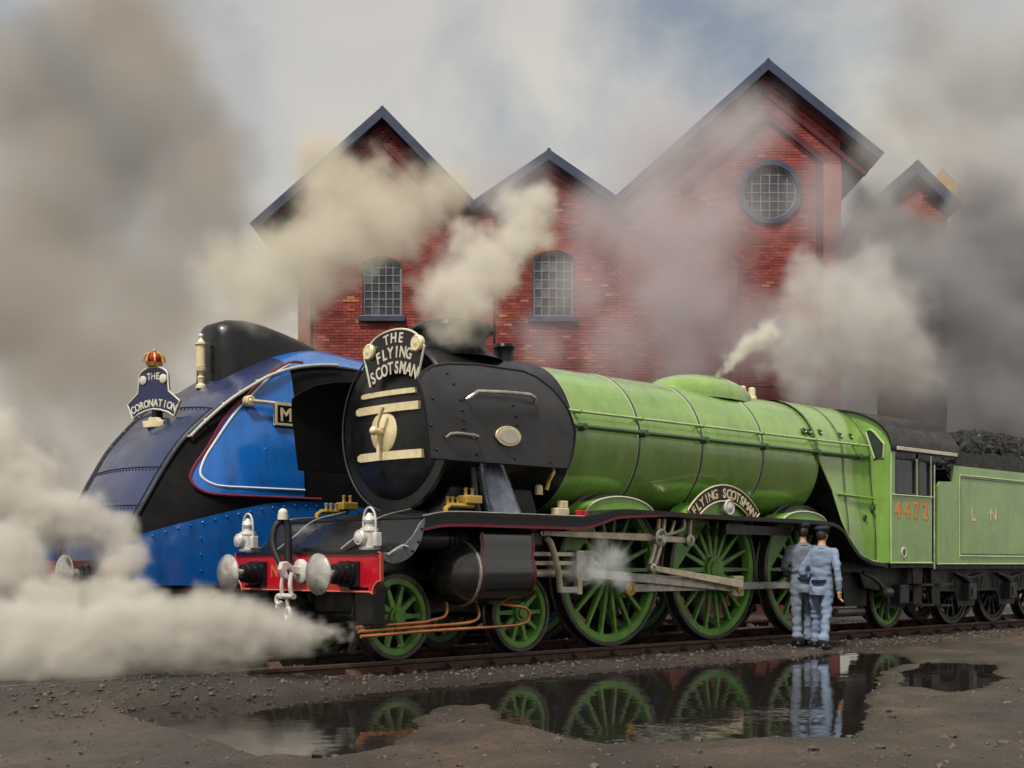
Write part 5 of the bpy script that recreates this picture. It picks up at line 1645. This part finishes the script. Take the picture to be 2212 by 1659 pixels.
for y in (0.47, -0.49):
    MB().lathe((-0.03, y, 0.45), (-1, 0, 0), [(-0.03, 0.10), (0.02, 0.105), (0.035, 0.09), (0.03, 0.06), (0.04, 0.03), (0.045, 0.005)], 28).build('lamp_disc', BRASS, hb1)
MB().box(0.012, 0.20, -0.06, 0.06, 0.30, 0.36).build('bracket', BLACK, hb1, smooth=0)
MB().tube([(0.06, 0.62, 0.42), (0.03, 0.70, 0.45)], 0.012).build('bracket_arm', BLACK, hb1)

# crowned board on the blue engine's nose
hx = -0.70
hb2 = tag(empty('headboard', (hx, Y4 - 0.03, 3.02), R(17)), 'dark blue crowned headboard lettered THE CORONATION on the blue nose', 'headboard')
o2 = [(-0.36, -0.02), (-0.46, 0.17), (-0.27, 0.31), (-0.255, 0.48)] + [(0.26 * -math.cos(R(a)), 0.50 + 0.14 * math.sin(R(a))) for a in range(10, 171, 12)] + [(0.255, 0.48), (0.27, 0.31), (0.46, 0.17), (0.36, -0.02), (0.26, 0.035), (0.12, 0.075), (0, 0.09), (-0.12, 0.075), (-0.26, 0.035)]
MB().prism([(-y, z) for y, z in o2], 'yz', -0.015, 0.015).build('board', mat('deep_blue_enamel', (0.012, 0.018, 0.075), 0.3, coat=0.4, var=0.2), hb2, smooth=0)
MB().tube([(-0.018, -y, z) for y, z in o2], 0.013, 6, closed=True).build('border', CREAM, hb2)
letters('THE', 0.125, CREAM, hb2, FRONT, Vector((-0.016, 0, 0)), [(-0.075, 0.475, 0.05), (0, 0.48, 0), (0.075, 0.475, -0.05)], sx=0.9)
letters('CORONATION', 0.135, CREAM, hb2, FRONT, Vector((-0.016, 0, 0)), arc_pts('CORONATION', 0.80, (0, -0.675), 56, 0.11), sx=0.86)
for y in (0.178, -0.178):
    MB().lathe((-0.02, y, 0.475), (-1, 0, 0), [(-0.02, 0.058), (0.012, 0.06), (0.02, 0.045), (0.022, 0.005)], 20).build('lamp_disc', CREAM, hb2)
MB().prism([(-0.17, -0.15), (0.17, -0.15), (0.19, -0.06), (0.10, -0.06), (0.07, -0.02), (-0.07, -0.02), (-0.10, -0.06), (-0.19, -0.06)], 'yz', -0.03, 0.05).build('bracket', BRASS, hb2, smooth=0, bevel=0.01)
MB().box(-0.01, 0.12, -0.035, 0.035, -0.12, 0.10).build('bracket_post', BLACK, hb2, smooth=0)
cw_ = MB().lathe((0, 0, 0.65), (0, 0, 1), [(0.0, 0.095), (0.045, 0.115), (0.05, 0.10)], 24).build('crown', GOLD, hb2)
for a in range(0, 180, 45):
    pts = [(0.5 * 0.0 + 0.115 * math.cos(R(b)) * (1.25 if 30 < b < 150 else 1.15) * math.cos(R(a)), 0.115 * math.cos(R(b)) * 1.25 * math.sin(R(a)), 0.70 + 0.13 * math.sin(R(b)) ** 0.7) for b in range(0, 181, 15)]
    MB().tube([(x, y, z if z == z.real else 0.7) for x, y, z in pts], 0.013, 6).build('crown_arch', GOLD, cw_)
MB().sphere((0, 0, 0.75), 0.10, 16, 10, (1.05, 1.05, 0.8)).build('crown_velvet', mat('crimson_velvet', (0.42, 0.012, 0.025), 0.7), cw_)
MB().sphere((0, 0, 0.855), 0.025).build('crown_orb', GOLD, cw_)


def lamp(loc, label):
    t = tag(empty('headlamp', loc), label, 'lamp', 'white lamps on the red buffer beam')
    t.scale = (1.22,) * 3
    MB().lathe((0, 0, 0), (0, 0, 1), [(0, 0.09), (0.02, 0.095), (0.025, 0.075), (0.16, 0.075), (0.165, 0.085), (0.185, 0.08), (0.20, 0.05)], 20).build('lamp_body', SILVER, t)
    MB().lathe((0, 0, 0.20), (0, 0, 1), [(0, 0.045), (0.035, 0.04), (0.04, 0.055), (0.06, 0.06), (0.085, 0.05), (0.10, 0.03), (0.12, 0.02)], 16).build('lamp_chimney', SILVER, t)
    ln = MB().lathe((-0.06, 0.015, 0.105), (-1, 0, 0), [(0, 0.065), (0.045, 0.068), (0.055, 0.06)], 24).build('lens_hood', SILVER, t)
    MB().lathe((-0.11, 0.015, 0.105), (-1, 0, 0), [(0, 0.055), (0.012, 0.04), (0.018, 0.01)], 20).build('lens', mat('milky_lens', (0.55, 0.53, 0.5), 0.15, coat=0.5, var=0.15), ln)
    MB().box(-0.03, 0.03, -0.135, -0.075, 0.03, 0.15).build('lamp_socket', SILVER, t, smooth=0, bevel=0.006)
    MB().tube([(0, 0.088 * math.cos(R(a)) if a not in (0, 180) else 0.088 * math.cos(R(a)), 0.24 + 0.13 * math.sin(R(a))) for a in range(0, 181, 12)], 0.010, 8).cyl((0, 0.088, 0.12), (0, 0.088, 0.24), 0.010, n=8).cyl((0, -0.088, 0.12), (0, -0.088, 0.24), 0.010, n=8).build('lamp_handle', SILVER, t)
    return t


lamp((-0.63, 1.24, 1.23), 'white headlamp at the far end of the red buffer beam')
lamp((-0.63, -1.12, 1.23), 'white headlamp at the near end of the red buffer beam beside the drop plate')


# ------------------------------------------------------------------ two yard men seen from behind
def capsule(mb, a, b, ra, rb, n=14):
    a, b = Vector(a), Vector(b)
    d = (b - a)
    L_ = d.length
    prof = [(-ra * 0.94, ra * 0.3), (-ra * 0.7, ra * 0.7), (0, ra)] + [(L_, rb), (L_ + rb * 0.7, rb * 0.7), (L_ + rb * 0.94, rb * 0.3)]
    mb.lathe(a, d, prof, n)


def remesh(mb, voxel, smooth=6):
    me = mb.mesh('raw', None, 0)
    o = bpy.data.objects.new('raw', me)
    COL.objects.link(o)
    m = o.modifiers.new('r', 'REMESH'); m.mode = 'VOXEL'; m.voxel_size = voxel
    m2 = o.modifiers.new('s', 'SMOOTH'); m2.iterations = smooth; m2.factor = 0.5
    out = bpy.data.meshes.new_from_object(o.evaluated_get(bpy.context.evaluated_depsgraph_get()))
    bpy.data.objects.remove(o)
    return out


def make_person(loc, rz, label, cloth, arms, stride, lean, hscale):
    """faces +Y in its own frame (away from the viewer before rotation); about 1.75 m tall with the cap"""
    t = tag(empty('person', loc, rz), label, 'person', 'yard men in blue overalls')
    t.scale = (hscale,) * 3
    b = MB()
    lx = lambda z: lean * z          # forward lean
    hip, sh = 0.92, 1.42
    # trunk
    rr = []
    for z, wx, wy in ((0.80, 0.165, 0.115), (0.90, 0.178, 0.125), (1.0, 0.168, 0.12), (1.12, 0.165, 0.118), (1.25, 0.185, 0.125), (1.36, 0.198, 0.12), (1.43, 0.17, 0.10), (1.47, 0.09, 0.075)):
        rr.append([(wx * math.cos(2 * math.pi * j / 24), lx(z) + wy * math.sin(2 * math.pi * j / 24), z) for j in range(24)])
    b.rings(rr)
    # jacket hem
    b.lathe((0, lx(0.78), 0.76), (0, 0, 1), [(0, 0.185), (0.10, 0.175), (0.14, 0.12)], 24, sy=0.72)
    # neck and head
    hy = lx(1.6) + 0.02
    capsule(b, (0, lx(1.45), 1.44), (0, hy, 1.55), 0.062, 0.055)
    b.sphere((0, hy + 0.015, 1.635), 0.082, 20, 14, (0.92, 1.12, 1.32))
    b.sphere((0, hy + 0.045, 1.575), 0.055, 14, 10, (0.95, 1.0, 0.9))
    b.sphere((0, hy + 0.118, 1.612), 0.017, 10, 8, (0.8, 1.0, 1.4))
    for s in (-1, 1):
        b.sphere((s * 0.080, hy + 0.0, 1.625), 0.022, 10, 8, (0.45, 0.8, 1.35))
    # legs
    for s, ph in ((-1, stride), (1, -stride)):
        hp = Vector((s * 0.092, lx(0.85), 0.86))
        kn = Vector((s * 0.10, lx(0.5) + ph * 0.5 + 0.03, 0.48))
        an = Vector((s * 0.105, ph, 0.085))
        capsule(b, hp, kn, 0.098, 0.074)
        capsule(b, kn, an, 0.074, 0.062)
        b.lathe(an + Vector((0, 0, 0.10)), (an - kn), [(-0.0, 0.078), (0.06, 0.086), (0.09, 0.082)], 16)
        capsule(b, an + Vector((s * 0.01, -0.045, -0.045)), an + Vector((s * 0.025, 0.145, -0.052)), 0.040, 0.036)
        capsule(b, an, an + Vector((0, 0, -0.03)), 0.05, 0.05)
    hands = []
    for s, (el, wr) in zip((-1, 1), arms):
        shp = Vector((s * 0.185, lx(1.40), 1.385))
        el, wr = Vector(el), Vector(wr)
        capsule(b, shp, el, 0.070, 0.056)
        capsule(b, el, wr, 0.055, 0.046)
        hands.append((s, el, wr))
    body = remesh(b, 0.016, 5)
    # cloth folds and materials by what the surface is
    V = [v.co.copy() for v in body.vertices]
    for v, nrm in zip(body.vertices, [v.normal.copy() for v in body.vertices]):
        z = v.co.z
        if 0.12 < z < 1.46:
            p = v.co
            f = mnoise.noise(Vector((p.x * 7, p.y * 7, p.z * 16))) * 0.013 + mnoise.noise(Vector((p.x * 10, p.y * 10, p.z * 15 + 5 + hscale * 30))) * 0.008
            near = min(abs(z - 0.48), abs(z - 0.15), abs(z - 1.08))
            v.co += nrm * f * (1.5 if near < 0.1 else 1.0)
    for m in (cloth, SKIN, BOOT): body.materials.append(m)
    for f in body.polygons:
        c = f.center
        f.use_smooth = True
        if c.z > 1.475 or (c.z > 1.45 and abs(c.x) < 0.06): f.material_index = 1
        elif c.z < 0.085: f.material_index = 2
        else: f.material_index = 0
    # hands: palm, four fingers, thumb
    bmj = bmesh.new(); bmj.from_mesh(body)
    for s, el, wr in hands:
        d = (wr - el).normalized()
        side = Vector((0, 1, 0)) - d * d.dot(Vector((0, 1, 0))); side.normalize()     # towards the thumb
        nrm = d.cross(side)
        hm = MB()
        capsule(hm, wr - d * 0.02, wr + d * 0.05, 0.030, 0.034)
        hm.obox(wr + d * 0.075, (d, side, nrm), (0.045, 0.041, 0.015))
        for k, (o_, ln_) in enumerate(((0.031, 0.066), (0.011, 0.076), (-0.010, 0.070), (-0.030, 0.054))):
            p0 = wr + d * 0.108 + side * o_
            p1 = p0 + d * ln_ * 0.5 - nrm * (s * -0.012)
            p2 = p1 + d * ln_ * 0.42 - nrm * (s * -0.026)
            capsule(hm, p0, p1, 0.0095, 0.009, 8); capsule(hm, p1, p2, 0.009, 0.0075, 8)
        p0 = wr + d * 0.045 + side * 0.034
        p1 = p0 + d * 0.035 + side * 0.026; p2 = p1 + d * 0.034 + side * 0.006
        capsule(hm, p0, p1, 0.013, 0.011, 8); capsule(hm, p1, p2, 0.0105, 0.0085, 8)
        h = remesh(hm, 0.0045, 3)
        h.materials.append(cloth); h.materials.append(SKIN)
        for f in h.polygons: f.material_index = 1; f.use_smooth = True
        bmj.from_mesh(h)
    bmj.to_mesh(body); bmj.free()
    body.name = 'body'
    inst('body', body, t)
    # hair at the back of the head, flat cap with peak
    hr_ = MB().sphere((0, hy - 0.004, 1.648), 0.084, 18, 12, (0.95, 1.10, 1.20)).build('hair', HAIR, t)
    cp_ = MB()
    cp_.lathe((0, hy + 0.012, 1.690), (0, -0.10, 1), [(-0.012, 0.096), (0.02, 0.100), (0.045, 0.116), (0.065, 0.108), (0.082, 0.07), (0.088, 0.01)], 28, sy=1.0)
    cap = cp_.build('cap', NAVY, t, smooth=60)
    MB().prism([(0.078 * math.cos(R(a)), hy + 0.075 + 0.075 * math.sin(R(a))) for a in range(0, 181, 15)], 'xy', 1.680, 1.690).build('cap_peak', BOOT, cap)
    for s in (-1, 1):
        MB().sphere((s * 0.032, hy + 0.098, 1.632), 0.013, 10, 8).build('eye', mat('eye_white', (0.6, 0.58, 0.55), 0.3), t)
    MB().tube([(-0.028, hy + 0.098, 1.572), (0, hy + 0.106, 1.571), (0.028, hy + 0.098, 1.572)], 0.006, 6).build('mouth', mat('lips', (0.35, 0.13, 0.10), 0.5), t)
    MB().lathe((0, lx(1.46), 1.440), (0, 0.06, 1), [(0, 0.098), (0.028, 0.078), (0.045, 0.074), (0.03, 0.066)], 20).build('collar', cloth, t)
    MB().lathe((0, lx(1.0), 0.955), (0, 0, 1), [(0, 0.178), (0.035, 0.180), (0.036, 0.16)], 28, sy=0.73).build('belt', NAVY, t)
    return t


face = math.atan2(-FWD.x, FWD.y)
g1 = float(ground_z([7.34], [-1.64])[0])
make_person((7.24, -1.62, g1 + 0.005), face - R(32), 'man in pale blue overalls and dark cap walking away beside the rear driving wheel', DENIM,
            (((-0.25, -0.05, 1.12), (-0.22, 0.09, 0.88)), ((0.285, -0.07, 1.12), (0.30, -0.05, 0.85))), 0.15, 0.05, 1.01)
g2 = float(ground_z([7.30], [-1.32])[0])
make_person((7.24, -1.33, g2 + 0.005), face + R(6), 'man in dustier blue overalls half hidden beyond his workmate', DENIM2,
            (((-0.27, 0.0, 1.14), (-0.16, 0.20, 1.02)), ((0.24, -0.03, 1.12), (0.22, 0.14, 0.90))), -0.09, 0.0, 1.03)


# ------------------------------------------------------------------ smoke and steam
def smoke(name, label, blobs, color, sigma, voxel, nscale, namp, erode, soft=0.5, escale=None, seed=0.0, fine=0.7):
    """fog grid filled from overlapping puffs; blobs are (picture x, y, distance, radius in picture units)"""
    B = []
    for px, py, d, rp in blobs:
        c = at(px, py, d); B.append((c, rp * d / 2800))
    lo = Vector([min(c[k] - r * 1.25 for c, r in B) for k in range(3)])
    hi = Vector([max(c[k] + r * 1.25 for c, r in B) for k in range(3)])
    lo.z = max(lo.z, -0.12)
    ng = bpy.data.node_groups.new(name, 'GeometryNodeTree')
    ng.interface.new_socket('Geometry', in_out='OUTPUT', socket_type='NodeSocketGeometry')
    N, L = ng.nodes, ng.links
    out = N.new('NodeGroupOutput')
    vc = N.new('GeometryNodeVolumeCube')
    vc.inputs['Min'].default_value = lo; vc.inputs['Max'].default_value = hi
    for ax, k in zip('XYZ', range(3)):
        vc.inputs['Resolution ' + ax].default_value = max(8, int((hi[k] - lo[k]) / voxel))
    pos = N.new('GeometryNodeInputPosition')
    off = N.new('ShaderNodeVectorMath'); off.operation = 'ADD'; off.inputs[1].default_value = (seed, seed * 0.7, -seed)
    L.new(pos.outputs[0], off.inputs[0])
    nz = N.new('ShaderNodeTexNoise'); nz.inputs['Scale'].default_value = nscale; nz.inputs['Detail'].default_value = 6.0; nz.inputs['Roughness'].default_value = 0.68
    L.new(off.outputs[0], nz.inputs['Vector'])
    sb_ = N.new('ShaderNodeVectorMath'); sb_.operation = 'SUBTRACT'; sb_.inputs[1].default_value = (0.5, 0.5, 0.5)
    L.new(nz.outputs['Color'], sb_.inputs[0])
    sc_ = N.new('ShaderNodeVectorMath'); sc_.operation = 'SCALE'; sc_.inputs['Scale'].default_value = namp * 2
    L.new(sb_.outputs[0], sc_.inputs[0])
    nf = N.new('ShaderNodeTexNoise'); nf.inputs['Scale'].default_value = nscale * 4.2; nf.inputs['Detail'].default_value = 3.0
    L.new(off.outputs[0], nf.inputs['Vector'])
    sf = N.new('ShaderNodeVectorMath'); sf.operation = 'SUBTRACT'; sf.inputs[1].default_value = (0.5, 0.5, 0.5)
    L.new(nf.outputs['Color'], sf.inputs[0])
    sg = N.new('ShaderNodeVectorMath'); sg.operation = 'SCALE'; sg.inputs['Scale'].default_value = namp * fine
    L.new(sf.outputs[0], sg.inputs[0])
    a0 = N.new('ShaderNodeVectorMath'); a0.operation = 'ADD'
    L.new(sc_.outputs[0], a0.inputs[0]); L.new(sg.outputs[0], a0.inputs[1])
    ad = N.new('ShaderNodeVectorMath'); ad.operation = 'ADD'
    L.new(pos.outputs[0], ad.inputs[0]); L.new(a0.outputs[0], ad.inputs[1])
    cur = None
    for c, r in B:
        ds = N.new('ShaderNodeVectorMath'); ds.operation = 'DISTANCE'; ds.inputs[1].default_value = c
        L.new(ad.outputs[0], ds.inputs[0])
        ma = N.new('ShaderNodeMath'); ma.operation = 'MULTIPLY_ADD'; ma.inputs[1].default_value = -1 / r; ma.inputs[2].default_value = 1.0
        L.new(ds.outputs['Value'], ma.inputs[0])
        if cur is None: cur = ma.outputs[0]
        else:
            mx = N.new('ShaderNodeMath'); mx.operation = 'SMOOTH_MAX'; mx.inputs[2].default_value = 0.25
            L.new(cur, mx.inputs[0]); L.new(ma.outputs[0], mx.inputs[1]); cur = mx.outputs[0]
    n2 = N.new('ShaderNodeTexNoise'); n2.inputs['Scale'].default_value = escale or nscale * 2.2; n2.inputs['Detail'].default_value = 5.0; n2.inputs['Roughness'].default_value = 0.6
    L.new(off.outputs[0], n2.inputs['Vector'])
    m2 = N.new('ShaderNodeMath'); m2.operation = 'MULTIPLY_ADD'; m2.inputs[1].default_value = erode * 2; m2.inputs[2].default_value = -erode
    L.new(n2.outputs['Fac'], m2.inputs[0])
    sm = N.new('ShaderNodeMath'); sm.operation = 'ADD'
    L.new(cur, sm.inputs[0]); L.new(m2.outputs[0], sm.inputs[1])
    mr = N.new('ShaderNodeMapRange'); mr.interpolation_type = 'SMOOTHSTEP'
    mr.inputs['From Min'].default_value = 0.0; mr.inputs['From Max'].default_value = soft
    L.new(sm.outputs[0], mr.inputs['Value'])
    L.new(mr.outputs[0], vc.inputs['Density'])
    m = bpy.data.materials.new(name)
    m.use_nodes = True
    T = m.node_tree.nodes; T.clear()
    mo = T.new('ShaderNodeOutputMaterial'); pv = T.new('ShaderNodeVolumePrincipled')
    pv.inputs['Color'].default_value = (*color, 1)
    pv.inputs['Density'].default_value = sigma
    pv.inputs['Anisotropy'].default_value = 0.1
    m.node_tree.links.new(pv.outputs[0], mo.inputs['Volume'])
    st = N.new('GeometryNodeSetMaterial'); st.inputs['Material'].default_value = m
    L.new(vc.outputs[0], st.inputs[0]); L.new(st.outputs[0], out.inputs[0])
    me = bpy.data.meshes.new(name)
    me.from_pydata([tuple(lo), tuple(hi)], [], [])
    o = inst(name, me)
    md = o.modifiers.new('puffs', 'NODES'); md.node_group = ng
    tag(o, label, kind='stuff')
    return o


smoke('chimney_smoke', 'yellow-grey smoke from the blue locomotive chimney drifting across the left gable',
      [(545, 690, 17.5, 46), (545, 650, 17.7, 74), (560, 605, 18.2, 100), (620, 560, 19.2, 110), (700, 530, 20.2, 120), (800, 490, 21.5, 120), (890, 450, 22.5, 110), (700, 430, 21.5, 105), (620, 650, 19.2, 80), (960, 410, 24, 90), (640, 590, 21.5, 90), (700, 610, 20.2, 90), (690, 350, 23, 80), (760, 400, 23, 90), (480, 590, 19.5, 90), (800, 370, 25, 60), (660, 690, 20, 50)],
      (0.88, 0.83, 0.71), 2.3, 0.085, 0.75, 0.75, 0.36, soft=0.8, seed=3.1)
smoke('chimney_smoke', 'pale puff of smoke rising from the green locomotive chimney',
      [(975, 705, 15.4, 54), (985, 660, 15.6, 92), (955, 630, 15.8, 76), (1015, 610, 16, 86), (1050, 565, 16.6, 70), (1095, 530, 17.2, 66), (1140, 500, 18, 70), (1170, 450, 18.8, 60), (1070, 610, 16.4, 66), (1010, 530, 17, 50), (1100, 450, 18.4, 50)],
      (0.94, 0.90, 0.81), 4.6, 0.042, 1.2, 0.48, 0.42, soft=0.85, seed=9.2, fine=0.8)
smoke('steam_cloud', 'white drain cock steam rolling over the ground at the blue nose',
      [(772, 1369, 13.62, 12), (745, 1370, 13.5, 15), (715, 1371, 13.4, 20), (680, 1372, 13.3, 32), (640, 1374, 13.2, 52), (590, 1372, 13.0, 76), (520, 1366, 12.9, 94), (440, 1362, 12.7, 104), (350, 1372, 12.6, 108), (260, 1390, 12.5, 115), (165, 1400, 12.4, 120), (70, 1400, 12.3, 128), (-40, 1390, 12.3, 130),
       (230, 1310, 13.0, 84), (110, 1310, 13.0, 84), (10, 1230, 13.4, 115), (262, 1215, 14.0, 62), (195, 1135, 14.3, 70), (110, 1120, 14.4, 90), (20, 1080, 14.5, 110), (300, 1290, 13.4, 66), (-40, 1000, 14.8, 130), (250, 1160, 14.2, 52), (80, 1020, 14.8, 60)],
      (0.90, 0.87, 0.81), 5.5, 0.045, 1.3, 0.36, 0.36, soft=0.5, seed=1.7, fine=1.0)
smoke('steam_plume', 'steam blowing from the safety valves behind the green dome',
      [(1540, 812, 21.3, 10), (1556, 797, 21.4, 14), (1575, 780, 21.6, 20), (1600, 760, 21.8, 28), (1630, 745, 22, 40), (1675, 735, 22.4, 62), (1735, 690, 23.2, 98), (1790, 630, 24, 102), (1745, 600, 24, 76), (1720, 790, 23.4, 90), (1810, 760, 24.4, 125), (1890, 690, 25, 130), (1930, 790, 25.5, 120), (1870, 600, 25.5, 90)],
      (0.85, 0.835, 0.80), 1.8, 0.075, 0.85, 0.8, 0.40, soft=0.85, seed=6.6, fine=0.9)
smoke('dark_smoke', 'dark grey smoke bank behind the tender',
      [(1900, 760, 28.5, 150), (1990, 640, 29, 170), (2120, 740, 29, 180), (1990, 860, 28.5, 140), (2130, 900, 28.5, 160), (2200, 560, 30, 170), (1890, 560, 30.5, 120), (2130, 460, 31, 120), (1840, 880, 28.5, 100), (2260, 760, 29, 170), (1985, 520, 31, 80), (1880, 600, 29.5, 110), (2240, 900, 29, 150), (1760, 860, 28.5, 70), (2080, 540, 30, 90), (1885, 450, 36, 68), (1925, 530, 37, 90), (2040, 560, 37, 85)],
      (0.52, 0.505, 0.515), 2.0, 0.16, 0.5, 0.9, 0.30, soft=0.7, seed=4.4)
smoke('drifting_smoke', 'pale grey smoke drifting up over the right end of the shed',
      [(1860, 470, 29.5, 90), (1920, 380, 30, 110), (2060, 330, 33, 120), (2180, 380, 34, 150), (2100, 180, 36, 170), (2240, 150, 36, 180), (1960, 240, 36, 110), (1880, 330, 32, 60), (1830, 560, 29.5, 70), (2000, 60, 38, 130), (1870, 430, 36, 80), (1905, 500, 38, 90), (1850, 520, 37, 90)],
      (0.68, 0.67, 0.665), 0.75, 0.20, 0.45, 1.1, 0.36, soft=0.9, seed=7.4)
smoke('thin_smoke', 'thin blue-grey haze of smoke in front of the right-hand gables',
      [(1470, 640, 29, 190), (1400, 500, 29.5, 160), (1540, 480, 30, 160), (1600, 720, 29, 140), (1290, 470, 30, 130), (1440, 340, 31, 180), (1580, 300, 31, 140), (1250, 640, 29, 120), (1780, 430, 30, 120), (1100, 420, 30, 120), (1020, 560, 29, 100), (1330, 760, 29, 120), (1480, 780, 29, 120), (1180, 740, 29, 90)],
      (0.80, 0.77, 0.79), 0.72, 0.18, 0.5, 0.9, 0.34, soft=0.9, seed=2.2)
smoke('brown_smoke', 'brown-grey smoke bank filling the yard beyond the blue locomotive',
      [(60, 980, 24, 200), (250, 820, 25, 220), (80, 700, 26, 240), (330, 640, 27, 200), (120, 450, 29, 240), (430, 450, 28, 190), (300, 300, 31, 200), (470, 310, 30, 130), (540, 660, 25, 110), (100, 200, 34, 220), (-80, 600, 27, 240), (420, 960, 23, 150), (500, 790, 24, 150), (610, 740, 24.5, 100), (330, 170, 34, 170), (250, 60, 36, 200)],
      (0.60, 0.555, 0.49), 0.70, 0.18, 0.45, 1.1, 0.42, soft=0.7, seed=8.1, fine=0.9)
smoke('slate_smoke', 'dark slate-grey billow high above the blue locomotive',
      [(260, 300, 28, 120), (330, 240, 28.5, 110), (200, 180, 29, 120), (360, 340, 28, 90), (120, 120, 30, 120), (420, 250, 29, 80)],
      (0.40, 0.42, 0.44), 0.6, 0.18, 0.5, 1.0, 0.40, soft=0.9, seed=11.3)
smoke('steam_jet', 'bright jet of steam leaping from the safety valves',
      [(1538 + 118 * t + 10 * math.sin(7 * t), 813 - 82 * t - 12 * t * t, 21.3 + 0.9 * t, 8 + 22 * t) for t in np.linspace(0, 1, 16)],
      (0.98, 0.95, 0.86), 7.0, 0.035, 1.8, 0.26, 0.42, soft=0.8, seed=12.1, fine=1.0)
smoke('steam_puff', 'small wisp of steam at the crosshead before the first driving wheel',
      [(1290, 1232, 16.0, 46), (1240, 1225, 15.9, 32), (1325, 1205, 16.1, 40), (1290, 1185, 16.1, 34), (1340, 1250, 16.0, 34), (1200, 1228, 15.8, 22)],
      (0.93, 0.95, 0.97), 3.2, 0.03, 2.4, 0.16, 0.40, soft=0.7, seed=5.5, fine=1.0)
